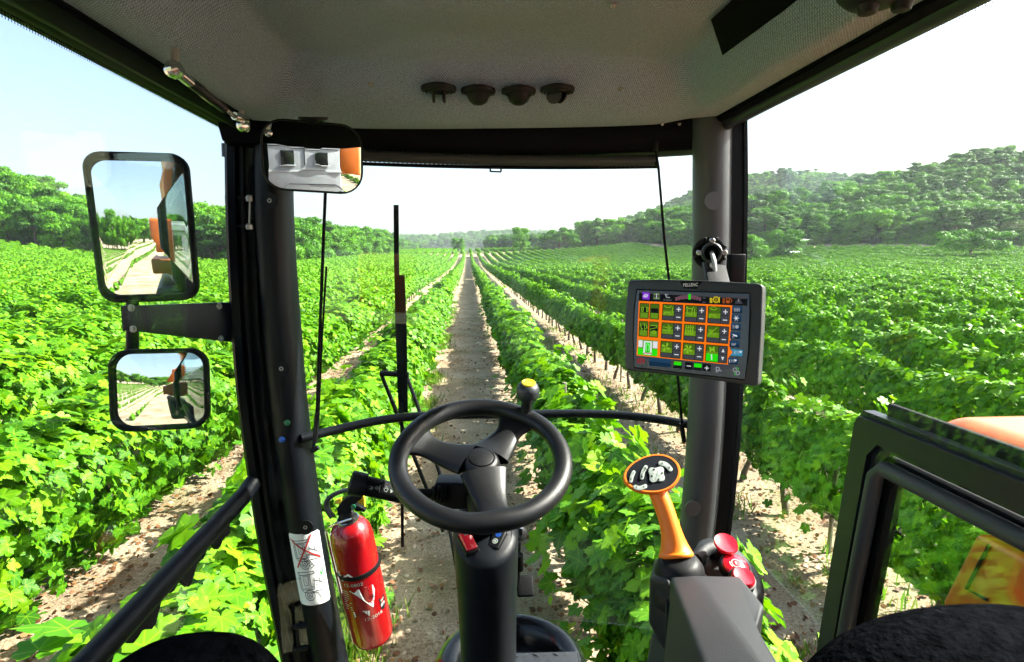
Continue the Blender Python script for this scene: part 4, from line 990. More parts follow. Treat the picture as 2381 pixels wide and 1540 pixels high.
bm = B(); tube(bm, [PY(690, 1455, 1.84), PY(698, 1560, 1.84)], .006, 8); part('link_rod', bm, M['frame'], hg)
oh = thing('door_handle_outside', 'grey latch fittings outside the left window edge beside the pillar', 'latch', PY(530, 460, 1.98))
for (u, v0, v1, rr) in ((527, 335, 365, .016), (531, 455, 480, .011), (533, 482, 520, .009), (534, 522, 545, .012)):
    bm = B(); tube(bm, [PY(u, v0, 1.98), PY(u+1, v1, 1.98)], rr, 10); part('fitting', bm, M['door'], oh)

# ================================================================== HEADLINER FITTINGS
def ceil(u, v):
    p = PZ(u, v, 3.43)
    r = ray(u, v); t = .4
    while t < 3:
        p = CAM+r*t
        if p.z >= hl_z(p.x, p.y)-.004: break
        t += .002
    return Vector((p.x, p.y, hl_z(p.x, p.y)-.004))
for i, (u, v, a, lb) in enumerate(((1020, 212, 'open', 'leftmost round ceiling air vent, its flaps open edge-on'), (1112, 217, 'shut', 'second round ceiling air vent from the left, closed dome'), (1206, 217, 'shut', 'third round ceiling air vent from the left, closed dome'), (1296, 215, 'half', 'rightmost round ceiling air vent, its flap turned and catching light'))):
    p = ceil(u, v-6); t = thing('air_vent', lb, 'air vent', p, 'four round air vents in the headliner')
    bm = B(); lathe(bm, [(.050, .004), (.050, -.003), (.046, -.008), (.042, -.006), (.038, -.010), (.034, -.008), (.034, .01)], p, (0, 0, 1), 30); part('vent_ring', bm, M['black'], t, 50)
    bm = B()
    if a == 'shut':
        lathe(bm, [(.033, -.004), (.032, -.016), (.026, -.028), (.015, -.036), (0, -.039)], p, (0, 0, 1), 24); part('vent_dome', bm, M['black'], t, 60)
    elif a == 'open':
        lathe(bm, [(.033, -.002), (.030, -.010), (0, -.013)], p, (0, 0, 1), 24); part('vent_dome', bm, M['black'], t, 60)
        for sx in (-.016, .014):
            bm = B(); lathe(bm, [(.0, -.002), (.024, -.002), (.024, .002), (0, .002)], p+Vector((sx, 0, -.014)), (1, .15, .1), 20); part('vent_flap', bm, M['black'], t)
    else:
        lathe(bm, [(.033, -.002), (.030, -.010), (0, -.013)], p, (0, 0, 1), 24); part('vent_dome', bm, M['black'], t, 60)
        for sx, ax in ((-.010, (-.8, -.9, -.2)), (.012, (.8, .5, -.2))):
            bm = B(); lathe(bm, [(.0, -.002), (.026, -.002), (.026, .002), (0, .002)], p+Vector((sx, 0, -.012)), ax, 22); part('vent_flap', bm, M['bezel'] if sx < 0 else M['black'], t)  # left flap in paler plastic: the light it catches is put into colour
for (u, v, lb) in ((862, 193, 'left'), (1442, 205, 'right'), (1425, 12, 'rear')):
    p = ceil(u, v); o = screw(p, (0, 0, -1), .006, None, 'headliner_screw'); tag(o, f'small recessed screw in the headliner, {"left of the vents" if lb == "left" else "right of the vents" if lb == "right" else "at the top edge of the picture"}', 'screw', 'screws in the headliner')
for (u, lb) in ((1540, 'left'), (1580, 'right')):
    o = screw(ceil(u, 287), (0, 0, -1), .004, None, 'headliner_screw'); tag(o, f'tiny screw near the right pillar, the {lb} one of two', 'screw', 'screws in the headliner')
cz = [ceil(1653, 42)+Vector((0, 0, -.004)), ceil(1680, 126)+Vector((0, 0, -.004)), ceil(1905, -40)+Vector((0, 0, -.004)), ceil(1790, -90)+Vector((0, 0, -.004))]
zm = min(p.z for p in cz)-.002
bm = B(); pg_ = [[ceil(*[a*(1-t)+b*t for a, b in zip([c*(1-q)+d*q for c, d in zip((1653, 42), (1780, -75))], [c*(1-q)+d*q for c, d in zip((1680, 126), (1900, -40))])])+Vector((0, 0, -.003)) for t in [j/8 for j in range(9)]] for q in [i/8 for i in range(9)]]
vv = [[bm.verts.new(p) for p in r_] for r_ in pg_]
for i in range(8):
    for j in range(8): bm.faces.new((vv[i][j], vv[i+1][j], vv[i+1][j+1], vv[i][j+1]))
bmesh.ops.solidify(bm, geom=bm.faces[:], thickness=.003)
tag(part('ceiling_pad', bm, M['rubber']), 'flat black pad stuck on the right slope of the headliner', 'pad')
kb = thing('ceiling_lamp', 'small black lamp knob at the top right edge of the headliner', 'lamp', PX(2040, -10, .62))
p = PX(2035, -14, .60); bm = B(); lathe(bm, [(.05, .012), (.05, .0), (.035, -.014), (.02, -.018), (0, -.018)], p, (0, 0, 1), 20); part('lamp_base', bm, M['black'], kb)
for q in (Vector((-.01, .0, -.016)), Vector((.035, -.01, -.014))):
    bm = B(); lathe(bm, [(0, -.016), (.012, -.012), (.016, 0), (.012, .012), (0, .014)], p+q, (0, 0, 1), 16); part('lamp_knob', bm, M['black'], kb)

# ================================================================== STEERING
HC = D(1119, 1066, 1.235)
zn = (Vector((0.01, -math.sin(R(23)), math.cos(R(23))))).normalized(); xn = Vector((1, 0, 0)); xn = (xn-zn*xn.dot(zn)).normalized(); yn = zn.cross(xn)
def WL(x, y, z=0): return HC+xn*x+yn*y+zn*z
sw = thing('steering_wheel', 'black three-spoke steering wheel with a round hub badge', 'steering wheel', HC)
RW = .178
bm = B(); n1, n2 = 96, 18; rings = []
for i in range(n1):
    a = 2*math.pi*i/n1
    sp_ = max(math.exp(-(((a-b+math.pi) % (2*math.pi)-math.pi)/.20)**2) for b in (R(152), R(58), R(-80)))
    rr = .0205+.002*sp_
    rings.append([bm.verts.new(WL((RW+rr*math.cos(b)-.004*sp_)*math.cos(a), (RW+rr*math.cos(b)-.004*sp_)*math.sin(a), rr*math.sin(b)*.98)) for b in [2*math.pi*j/n2 for j in range(n2)]])
for i in range(n1):
    a, b = rings[i], rings[(i+1) % n1]
    for j in range(n2): bm.faces.new((a[j], b[j], b[(j+1) % n2], a[(j+1) % n2]))
bmesh.ops.recalc_face_normals(bm, faces=bm.faces[:]); part('rim', bm, M['wheel'], sw, 80)
for a in (152, 58, -80):
    ca, sa = math.cos(R(a)), math.sin(R(a)); bm = B(); path = []; sides = []; rs = []
    rings = []; m_ = 12
    for k in range(m_+1):
        t = k/m_; r_ = .030+(.178-.030)*t
        wdt = .028*(1-t)**1.5+.024+.046*max(0, (t-.55)/.45)**2.2; th = .014*(1-.35*t)+.003*(t > .8)
        zz = -.012+.004*t-.014*math.sin(math.pi*t)
        rings.append([bm.verts.new(WL(r_*ca-sa*wdt*math.cos(b), r_*sa+ca*wdt*math.cos(b), zz+th*math.sin(b)*(1 if math.sin(b) > 0 else 1.3))) for b in [2*math.pi*j/14 for j in range(14)]])
    for p, q in zip(rings, rings[1:]):
        for j in range(14): bm.faces.new((p[j], p[(j+1) % 14], q[(j+1) % 14], q[j]))
    bmesh.ops.recalc_face_normals(bm, faces=bm.faces[:]); part('spoke', bm, M['wheel'], sw, 80)
bm = B(); lathe(bm, [(.022, -.16), (.027, -.11), (.037, -.06), (.042, -.03), (.041, -.012), (.036, -.002), (.030, .002), (.0285, .002), (.0285, -.001), (0, -.001)], HC, zn, 36); hb_ = part('hub', bm, M['wheel'], sw, 50)
bm = B(); lathe(bm, [(.0265, -.002), (.0265, .0035), (.025, .0045), (0, .005)], HC, zn, 30); part('hub_badge', bm, M['black'], hb_, 40)
kn = RW*Vector((math.cos(R(52)), math.sin(R(52)), 0)); kp = WL(kn.x, kn.y, .012)
kn_dir = (zn*.9+Vector((0.05, 0, .35))).normalized()
bm = B(); lathe(bm, [(.016, 0), (.013, .012), (.012, .03), (.014, .042)], kp, kn_dir, 18); kk = part('spinner_knob', bm, M['wheel'], sw)
bm = B(); lathe(bm, [(.012, .034), (.020, .038), (.0262, .048), (.0275, .058), (.0262, .068), (.021, .077), (.015, .080)], kp, kn_dir, 28); part('knob_ball', bm, M['bezel'], kk, 50)
bm = B(); lathe(bm, [(.0165, .0785), (.0165, .0815), (.0155, .083), (.013, .083), (.012, .082), (0, .082)], kp, kn_dir, 24); part('yellow_cap', bm, M['yellow'], kk, 40)
# column
col_ = thing('steering_column', 'black steering column shroud with two rocker switches on its top', 'steering column', D(1140, 1560, 1.42))
ct = D(1129, 1240, 1.27); cb = D(1139, 1640, 1.47)
axd = (cb-ct).normalized()
def dsec(c, w_, dn, df, n=20, tilt=0.):
    pts = []
    for i in range(n+1):
        a = math.pi+math.pi*i/n; pts.append(c+Vector((w_*math.cos(a), dn*math.sin(a), tilt*dn*math.sin(a))))
    for (sx, sy) in ((w_, df*.6), (w_*.86, df*.93), (w_*.6, df), (-w_*.6, df), (-w_*.86, df*.93), (-w_, df*.6)): pts.append(c+Vector((sx, sy, tilt*sy)))
    return pts
bm = B(); rs = []
for (t, w_, dn, df) in ((-.018, .060, .066, .056), (0, .0705, .080, .070), (.02, .0730, .084, .074), (.25, .071, .082, .074), (.30, .0695, .080, .073), (.8, .067, .078, .072), (1.2, .064, .076, .07)):
    rs.append([bm.verts.new(p) for p in dsec(ct.lerp(cb, t), w_, dn, df, tilt=.42*max(0, 1-max(0, t)*5))])
for a, b in zip(rs, rs[1:]):
    k = len(a)
    for i in range(k): bm.faces.new((a[i], a[(i+1) % k], b[(i+1) % k], b[i]))
bm.faces.new(rs[0]); bm.faces.new(rs[-1][::-1]); bmesh.ops.recalc_face_normals(bm, faces=bm.faces[:]); part('shroud', bm, M['darktrim'], col_, 40)
bm = B(); tube(bm, [ct+Vector((0, .01, .0)), HC-zn*.10], .034, 20); part('column_tube', bm, M['black'], col_, 60)
bm = B(); lathe(bm, [(.046, 0), (.046, .012), (.040, .02), (.036, .02)], ct+Vector((0, .01, .012)), (HC-zn*.1-ct), 24); part('collar', bm, M['rubber'], col_)
def rocker(nm, u0, cc, sz, m_, rotz, lb, sym):
    rot = Matrix.Rotation(rotz, 3, 'Z') @ Matrix.Rotation(R(23), 3, 'X')
    bm = B(); box(bm, cc, (sz[0]+.006, sz[1]+.006, .012), rot, .002); base = part('switch_bezel', bm, M['black'], col_)
    bm = B(); box(bm, cc+Vector((0, -.001, .008)), (sz[0], sz[1], .014), rot @ Matrix.Rotation(R(8), 3, 'X'), .003); part('rocker_switch', bm, m_, col_, label=lb)
    X = rot @ Vector((1, 0, 0)); Y = rot @ Matrix.Rotation(R(8), 3, 'X') @ Vector((0, 1, 0)); Z = X.cross(Y)
    sh = Sheet(lambda x, y, off: cc+Vector((0, -.001, .008))+X*x*.001+Y*y*.001+Z*(.0073+off)); return sh
s_ = rocker('a', 0, D(1088, 1266, 1.228), (.026, .046), M['redbtn'], R(27), 'red rocker switch', None)
s_.poly('w', [(-6, 10), (6, 10), (0, 19)], .0003); s_.circ('k', 0, 13, 1.8, off=.0006); s_.done({'w': ('switch_symbol', M['btn']), 'k': ('switch_symbol', M['ink'])}, col_)
s_ = rocker('a', 0, D(1157, 1263, 1.245), (.028, .046), M['black'], R(-32), 'black rocker switch', None)
s_.circ('w', 0, -8, 6.2, off=.0003); s_.circ('k', 0, -8, 3.5, 1.2, off=.0006); s_.circ('g', 0, 9, 6.2, off=.0003); s_.circ('k', 0, 9, 3.2, 1.0, off=.0006)
s_.done({'w': ('switch_symbol', M['btn']), 'g': ('switch_symbol', M['blue']), 'k': ('switch_symbol', M['ink'])}, col_)
for (cx, cy) in ((560, 1078), (562, 1110), (562, 1233), (563, 1325), (564, 1380)):
    u, v = c7(cx, cy); t = (v-1240)/(1640-1240); q = ct.lerp(cb, t); p = PY(u, v, q.y-.072); screw(p, (0, -1, 0), .0026, col_)
u, v = c7(496, 1140); q = ct.lerp(cb, (v-1240)/400); p = PY(u, v, q.y-.058); bm = B(); lathe(bm, [(.0045, -.01), (.0045, .002), (0, .003)], p, (-.5, -1, 0), 14); part('indicator_dot', bm, mat('led', (.05, .3, .6), .4, emit=(.2, .6, 1.), es=.8), col_)
# housing and stalk on the column
hs = thing('indicator_stalk', 'black indicator stalk with white symbols reaching left from the column', 'stalk', D(940, 1145, 1.27))
bm = B(); box(bm, D(1058, 1143, 1.31), (.085, .06, .062), Matrix.Rotation(R(-6), 3, 'Z'), .006); part('switch_housing', bm, M['black'], hs)
bm = B(); A0, A1 = D(1035, 1150, 1.28), D(1003, 1147, 1.27)
tube(bm, [A0.lerp(A1, t) for t in [i/8 for i in range(9)]], [.018, .022, .017, .022, .016, .020, .015, .018, .014], 16); part('bellows', bm, M['rubber'], hs, 60)
st = [D(1003, 1147, 1.27), D(950, 1150, 1.25), D(935, 1149, 1.245), D(880, 1136, 1.23), D(838, 1127, 1.22)]
bm = B(); tube(bm, [st[0], st[1]], [.010, .013], 14); tube(bm, [st[1], st[2], st[3], st[4]], [.014, .0195, .0205, .021], 18, flat=1.15); part('stalk', bm, M['rubber'], hs, 50)
bm = B(); ex = (st[4]-st[3]).normalized(); lathe(bm, [(.021, -.012), (.0255, -.010), (.026, .018), (.024, .022), (.018, .023), (.017, .018), (0, .018)], D(838, 1127, 1.22), ex, 24); part('stalk_end', bm, M['black'], hs, 40)
ss_ = Sheet(lambda x, y, off: PP(x, y, D(890, 1140, 1.228)-ray(890, 1140).normalized()*(.0215+off), ray(890, 1140)))
for x0, d in ((864, -1), (876, 1)):
    ss_.line('w', [(x0-3*d, 1133), (x0+1*d, 1133), (x0+1*d, 1131), (x0+5*d, 1135), (x0+1*d, 1139), (x0+1*d, 1137), (x0-3*d, 1137)], .9, closed=True)
ss_.line('w', [(884, 1129), (882, 1144)], 1.2); ss_.line('w', [(892, 1135), (903, 1137), (899, 1144), (895, 1143)], 1., closed=True); ss_.line('w', [(896, 1134), (899, 1131), (901, 1135)], .9)
ss_.poly('w', [(908, 1137), (914, 1143), (908, 1147)]); ss_.line('w', [(925, 1143), (932, 1143), (932, 1149), (925, 1149)], .9, closed=True); ss_.line('w', [(921, 1143), (924, 1143)], .8); ss_.line('w', [(921, 1146), (924, 1146)], .8)
ss_.done({'w': ('stalk_symbols', M['btn'])}, hs)
ky = thing('ignition_key', 'key in its lock with a hanging black lever on the right of the column', 'key', D(1208, 1240, 1.30))
bm = B(); lathe(bm, [(.016, 0), (.016, .02), (.010, .024), (0, .024)], D(1200, 1240, 1.33), (.7, -.7, .2), 18); part('lock', bm, M['black'], ky)
bm = B(); prism(bm, [D(1204, 1228, 1.30), D(1216, 1230, 1.30), D(1214, 1252, 1.30), D(1203, 1250, 1.30)], (0, .004, 0), bev=.001); part('key_head', bm, M['steel'], ky)
pdl = thing('brake_pedal', 'small black pedal on a thin lever right of the steering column', 'pedal', D(1220, 1362, 1.45))
bm = B(); tube(bm, [D(1205, 1260, 1.42), D(1203, 1340, 1.44), D(1204, 1365, 1.45), D(1215, 1372, 1.45)], .007, 8); part('pedal_lever', bm, M['black'], pdl)
bm = B(); box(bm, D(1221, 1363, 1.45), (.042, .05, .018), Matrix.Rotation(R(50), 3, 'X'), .004); part('pedal_pad', bm, M['rubber'], pdl)
bm = B(); tube(bm, [D(1206, 1290, 1.40), D(1207, 1325, 1.41)], .011, 10); part('lever_boss', bm, M['rubber'], pdl)
# column foot: shiny moulded dome, tread plate
ft = thing('column_foot', 'shiny black moulded wheel-like base around the foot of the steering column', 'column base', D(1180, 1560, 1.6))
bm = B(); q = PZ(1178, 1560, 1.76)
lathe(bm, [(.245, -.10), (.240, -.02), (.225, .02), (.20, .040), (.175, .042), (.155, .02), (.145, -.03), (.10, -.04), (0, -.04)], q+Vector((.015, .02, .0)), (0, 0, 1), 48); part('dome', bm, mat('gloss_black', (.003, .0035, .004), .22, var=.08, spec=.3), ft, 60)
tp = thing('tread_plate', 'grey embossed metal foot plate with diamond tread at the bottom edge', 'foot plate', PZ(1260, 1535, 1.84))
bm = B(); a, b_, c_, d_ = PZ(1187, 1519, 1.85), PZ(1341, 1515, 1.85), PZ(1346, 1600, 1.85), PZ(1178, 1600, 1.85)
prism(bm, [a, b_, c_, d_], (0, 0, -.012), bev=.001); part('plate', bm, M['console'], tp)
for i in range(6):
    for j in range(4):
        e = a.lerp(b_, (i+.5+.5*(j % 2))/6.6); e2 = d_.lerp(c_, (i+.5+.5*(j % 2))/6.6); pp = e.lerp(e2, (j+.35)/4)
        bm = B(); sg = 1 if (i+j) % 2 else -1; dx = Vector((.009, .006*sg, 0)); tube(bm, [pp-dx, pp+Vector((0, 0, .0015)), pp+dx], [.0006, .0028, .0006], 6); part('tread', bm, M['bezel'], tp)

# ================================================================== FIRE EXTINGUISHER
ex_ = thing('fire_extinguisher', 'red fire extinguisher with black handle strapped to the left pillar', 'fire extinguisher', D(868, 1490, 2.0))
e0, e1 = D(812, 1222, 1.86), D(868, 1478, 1.99); ea = (e1-e0).normalized(); L_ = (e1-e0).length
exx = (Vector((1, 0, 0))-ea*ea.x).normalized(); eyy = ea.cross(exx)
if eyy.y > 0: pass
RE = .070
bm = B(); lathe(bm, [(0, -.030), (.022, -.028), (.036, -.020), (.052, -.006), (.064, .014), (RE, .045), (RE, L_-.02), (RE-.004, L_-.004), (RE-.012, L_+.003), (0, L_+.003)], e0, ea, 48, up=Vector((0, 1, 0))); part('cylinder', bm, M['red'], ex_, 50)
bm = B(); lathe(bm, [(.020, -.055), (.024, -.05), (.024, -.035), (.032, -.03), (.034, -.020), (.028, -.016)], e0, ea, 24); part('valve', bm, M['black'], ex_, 40)
bm = B(); lathe(bm, [(.030, -.030), (.036, -.027), (.036, -.022), (.030, -.018)], e0, ea, 28); part('neck_ring', bm, M['steel'], ex_, 40)
for t in (.34,):
    bm = B(); q = L_*t; lathe(bm, [(RE+.0005, q-.008), (RE+.003, q-.007), (RE+.003, q+.007), (RE+.0005, q+.008)], e0, (ea+exx*0.02).normalized(), 48, up=Vector((0, 1, 0))); part('strap', bm, M['rubber'], ex_, 40)
h0 = e0-ea*.045
def H6(cx, cy, d=1.84): u, v = c6(cx, cy); return D(u, v, d)
bm = B(); tube(bm, smoothpath([H6(425, 830), H6(400, 790), H6(398, 750), H6(430, 720), H6(480, 700), H6(530, 690)], 4), .0075, 10, flat=1.6); part('carry_handle', bm, M['bezel'], ex_, 60)
bm = B(); prism(bm, [H6(455, 835, 1.83), H6(445, 790, 1.83), H6(480, 745, 1.83), H6(540, 715, 1.83), H6(575, 712, 1.83), H6(568, 740, 1.83), H6(520, 775, 1.83), H6(505, 840, 1.83)], (0, .028, 0), bev=.004); part('trigger', bm, M['rubber'], ex_)
bm = B(); prism(bm, [H6(520, 775, 1.82), H6(540, 768, 1.82), H6(590, 795, 1.82), H6(580, 806, 1.82), H6(540, 800, 1.82)], (0, .02, 0), bev=.002); part('nozzle', bm, M['rubber'], ex_)
bm = B(); prism(bm, [H6(545, 722, 1.86), H6(580, 726, 1.86), H6(586, 800, 1.86), H6(560, 770, 1.86), H6(540, 770, 1.86)], (0, .012, 0), bev=.002); part('safety_tag', bm, M['yellow'], ex_)
bm = B(); prism(bm, [H6(440, 745, 1.85), H6(470, 735, 1.85), H6(462, 768, 1.85), H6(432, 768, 1.85)], (0, .012, 0), bev=.002); part('safety_tag', bm, M['yellow'], ex_)
bm = B(); lathe(bm, [(.008, 0), (.008, .004), (0, .005)], H6(528, 778, 1.815), (0, -1, .1), 14); part('gauge', bm, M['green'], ex_)
bm = B(); tube(bm, smoothpath([H6(520, 835, 1.80), H6(440, 862, 1.80), H6(398, 890, 1.82), H6(400, 930, 1.86), H6(430, 1060, 1.9), H6(525, 1445, 2.02)], 4), .004, 8); part('bracket_wire', bm, M['steel'], ex_)
# print on the cylinder: coordinates are (angle degrees toward the viewer's right, distance down the body in m)
vw = (CAM-e0.lerp(e1, .5)); vw = (vw-ea*vw.dot(ea)).normalized(); rt_ = ea.cross(vw); rt_ = rt_ if rt_.x > 0 else -rt_
cyl = Sheet(lambda x, y, off: e0+ea*(y*.001)+(vw*math.cos(R(x))+rt_*math.sin(R(x)))*(RE+.0006+off)); cyl.curved = True
cyl.text('w', '12-0802', -24, 178, 17, sx=.8*1.2, ysign=-1, bold=False); cyl.text('v', '12-2016', 12, 318, 17, sx=.95, bold=False)
cyl.poly('p', [(-38, 200), (-12, 196), (8, 196), (27, 200), (30, 222), (24, 250), (16, 282), (8, 268), (-6, 240), (-22, 215)], .0002)
cyl.poly('p', [(-40, 285), (-10, 282), (5, 288), (2, 308), (-38, 306)], .0002); cyl.poly('p', [(-62, 130), (-30, 133), (-8, 150), (-20, 152), (-44, 146), (-64, 150)], .0002)
cyl.poly('p', [(-60, 142), (-40, 140), (-30, 160), (-55, 165)], .0003)
for yy in (205, 221, 260): cyl.circ('r', 17, yy, 4.5, 1.8, off=.0004, ry=5)
cyl.text('k', 'CE', 17, 240, 15, sx=.9); cyl.text('k', 'X', -48, 140, 14)
cyl.poly('n', [(36, 268), (58, 268), (58, 308), (50, 318), (38, 314)], .0003); cyl.text('b', 'NF', 47, 280, 11); cyl.poly('b', [(39, 292), (55, 292), (55, 303), (39, 303)], .0005); cyl.text('k', '103', 47, 298, 8, off=.0013)
for i in range(9): cyl.line('w', [(-62, 205+i*9), (-44+random.uniform(-6, 6), 205+i*9)], 2.)
cyl.line('k', [(-12, 285), (-2, 285), (-2, 302), (-12, 302)], 1.5, closed=True)
for i in range(3): cyl.line('k', [(-36, 288+i*5), (-18, 288+i*5)], 1.2)
cyl.done({'w': ('date_print', M['btn']), 'v': ('date_print', M['btn']), 'p': ('paper_label', M['white']), 'r': ('approval_marks', M['redink']), 'k': ('label_text', M['ink']), 'n': ('badge', M['ink']), 'b': ('badge_print', M['btn'])}, ex_)

# ================================================================== STICKER ON THE LEFT PILLAR
sk = thing('warning_sticker', 'white sticker on the left pillar with two tractor drawings, the upper crossed out in red', 'sticker', PY(730, 1320, 1.86))
def pill_c(z):
    for a, b in zip(LP, LP[1:]):
        if b.z <= z <= a.z: t = (a.z-z)/(a.z-b.z); return a.lerp(b, t)
    return LP[-1]
zt_, zb_ = PY(718, 1240, YP-.05).z, PY(740, 1405, YP-.05).z
def skf(x, y, off):   # x 0..200 across, y 0..380 down (mm-like units of the drawing)
    z = zt_+(zb_-zt_)*y/380.; c = pill_c(z); a = R(-79+(x-100)*.60); rx, ry = .056+.0012+off, .054+.0012+off
    return c+Vector((rx*math.cos(a), ry*math.sin(a)-.001, 0))
sk_s = Sheet(skf); sk_s.curved = True
for i in range(20):
    for j in range(10):
        x0, x1, y0, y1 = i*10, i*10+10, j*38, j*38+38
        if (i in (0, 19)) and j in (0, 9): y0 += 8 if j == 0 else 0; y1 -= 8 if j == 9 else 0
        sk_s.poly('p', [(x0, y0), (x1, y0), (x1, y1), (x0, y1)], 0)
def tractor(oy, ladder):
    k = 'k'
    sk_s.line(k, [(28, oy+30), (122, oy+22), (126, oy+34), (40, oy+44)], 3, closed=True); sk_s.line(k, [(40, oy+44), (46, oy+120), (112, oy+118), (120, oy+60)], 3)
    sk_s.line(k, [(58, oy+48), (62, oy+98), (86, oy+96), (86, oy+44)], 2.2, closed=True); sk_s.line(k, [(94, oy+42), (98, oy+104), (110, oy+104)], 2.2)
    sk_s.line(k, [(120, oy+70), (160, oy+92), (180, oy+112), (172, oy+134), (120, oy+128)], 3); sk_s.line(k, [(150, oy+66), (150, oy+88)], 3); sk_s.line(k, [(30, oy+60), (36, oy+120), (52, oy+134), (110, oy+136)], 3)
    sk_s.line(k, [(66, oy+56), (78, oy+90)], 1.6); sk_s.line(k, [(56, oy+112), (112, oy+108)], 1.6); sk_s.line(k, [(126, oy+96), (170, oy+118)], 1.6); sk_s.line(k, [(28, oy+38), (30, oy+60), (44, oy+60)], 2)
    sk_s.circ(k, 82, oy+150, 27, 3, ry=27); sk_s.circ(k, 82, oy+150, 15, 2.5); sk_s.line(k, [(74, oy+156), (82, oy+142), (90, oy+156)], 2, closed=True)
    if ladder:
        sk_s.line(k, [(78, oy+120), (118, oy+176)], 3); sk_s.line(k, [(98, oy+112), (132, oy+166)], 3)
        for q in range(5): sk_s.line(k, [(82+9*q, oy+124+12*q), (100+8*q, oy+116+12*q)], 3)
    else: sk_s.line(k, [(100, oy+128), (128, oy+140), (140, oy+168)], 3)
tractor(8, True); tractor(176, False)
sk_s.line('r', [(18, 32), (176, 138)], 8, .0016); sk_s.line('r', [(138, 10), (38, 176)], 8, .0020)
sk_s.line('g', [(160, 214), (168, 230), (182, 194)], 6, .0012); sk_s.line('g', [(132, 352), (150, 346), (158, 338)], 3, .0012); sk_s.line('k', [(160, 360), (186, 356)], 3)
sk_s.done({'p': ('paper', M['white']), 'k': ('tractor_drawing', M['ink']), 'r': ('red_cross', M['redink']), 'g': ('green_tick', M['greenink'])}, sk)

# ================================================================== MONITOR
tl, bl_, trr = D(1460, 650, 1.62), D(1450, 868, 1.62), D(1752, 676, 1.44)
mn = (trr-tl).cross(bl_-tl).normalized(); mn = mn if mn.dot(CAM-tl) > 0 else -mn
mo = thing('monitor', 'grey touchscreen monitor with orange bordered display mounted on the right pillar', 'monitor', D(1610, 880, 1.55))
def MP(u, v, off=0.): return PP(u, v, tl+mn*off, mn)
def M8(cx, cy, off=0.): return MP(*c8(cx, cy), off)
outl = [M8(150, 478), M8(400, 470), M8(800, 478), M8(1340, 508), M8(1388, 520), M8(1395, 560), M8(1385, 900), M8(1352, 1440), M8(1340, 1472), M8(1290, 1470), M8(800, 1400), M8(150, 1332), M8(108, 1320), M8(98, 1280), M8(92, 1000), M8(105, 700), M8(128, 500)]
bm = B(); prism(bm, outl, -mn*.055, bev=.006); part('monitor_case', bm, M['bezel'], mo, 40)
scr = [M8(210, 566, .0005), M8(700, 586, .0005), M8(1272, 602, .0005), M8(1276, 800, .0005), M8(1262, 1150, .0005), M8(1226, 1416, .0005), M8(188, 1300, .0005), M8(176, 1000, .0005), M8(188, 740, .0005)]
bm = B(); prism(bm, scr, mn*.001); part('screen_glass', bm, mat('screen_black', (.004, .004, .005), .18, coat=.4), mo, 0)
bm = B(); tube(bm, scr+[scr[0]], .0022, 6); part('screen_lip', bm, M['rubber'], mo)
def em(nm, c, e=.55): return mat('screen_'+nm, tuple(x*.1 for x in c), .5, spec=.08, emit=c, es=e*.34)
E = {'or': em('orange', (1, .20, .004)), 'gd': em('dark_green', (.05, .11, .006), .7), 'gl': em('light_green', (.25, .52, .02)), 'gb': em('bright_green', (.02, .75, .004)), 'bk': em('black', (.004, .005, .006), .5),
     'gy': em('grey', (.05, .055, .065)), 'lg': em('light_grey', (.35, .37, .40)), 'wh': em('white', (.75, .78, .8)), 'bl': em('blue', (.012, .05, .11)), 'bc': em('cyan', (.03, .25, .42)), 'pu': em('purple', (.22, .03, .62)),
     'ye': em('yellow', (.85, .65, .02)), 'rd': em('red', (.45, .01, .015)), 'do': em('dim_orange', (.42, .09, .01)), 'dm': em('mauve', (.16, .07, .10)), 'db': em('deep_blue', (.004, .025, .06)), 'gm': em('mid_green', (.13, .28, .01))}
scs = Sheet(lambda x, y, off: M8(x, y, .002+off*.6))
scs.poly('gy', [(232, 580), (1250, 632), (1249, 655), (231, 600)], .0001)
scs.poly('bk', [(231, 600), (1249, 655), (1247, 720), (229, 672)], .0001); scs.poly('gy', [(196, 1190), (1206, 1290), (1200, 1330), (192, 1230)], .0001)
scs.poly('or', [(230, 674), (1107, 716), (1086, 1125), (1112, 1156), (1078, 1195), (1070, 1272), (208, 1186)], .0003)
def Q(s_, t_):   # across and down the orange panel
    a = Vector((230, 674)).lerp(Vector((1105, 716)), s_); b_ = Vector((208, 1186)).lerp(Vector((1070, 1272)), s_); p = a.lerp(b_, t_); return (p.x, p.y)
def rct(k, s0, t0, s1, t1, off): scs.poly(k, [Q(s0, t0), Q(s1, t0), Q(s1, t1), Q(s0, t1)], off)
def rr_(k, s0, t0, s1, t1, off, r=.010):
    pts = []
    for cx, cy, a0 in ((s1-r, t0+r*1.6, -90), (s1-r, t1-r*1.6, 0), (s0+r, t1-r*1.6, 90), (s0+r, t0+r*1.6, 180)):
        for q in (0, 30, 60, 90): a = R(a0+q); pts.append(Q(cx+r*math.cos(a), cy+r*1.6*math.sin(a)))
    scs.poly(k, pts, off)
def ln(k, pts, wd=5, off=.0016, closed=False): scs.line(k, [Q(*p) for p in pts], wd, off, closed)
for t0 in (.035, .36):
    for s0 in (.012, .122):
        rr_('bk', s0, t0, s0+.102, t0+.285, .0006); rr_('gd', s0+.006, t0+.010, s0+.096, t0+.275, .0009); rct('gm', s0+.012, t0+.17, s0+.090, t0+.268, .0011); rct('bk', s0+.012, t0+.085, s0+.090, t0+.17, .0011)
ln('gl', [(.035, .115), (.035, .185), (.05, .185), (.05, .115)], 6, closed=True); ln('gl', [(.088, .115), (.088, .185), (.103, .185), (.103, .115)], 6, closed=True)
ln('gl', [(.03, .42), (.04, .52), (.055, .50)], 6); ln('gl', [(.07, .40), (.078, .55)], 5); ln('gl', [(.09, .43), (.10, .48), (.085, .50)], 6)
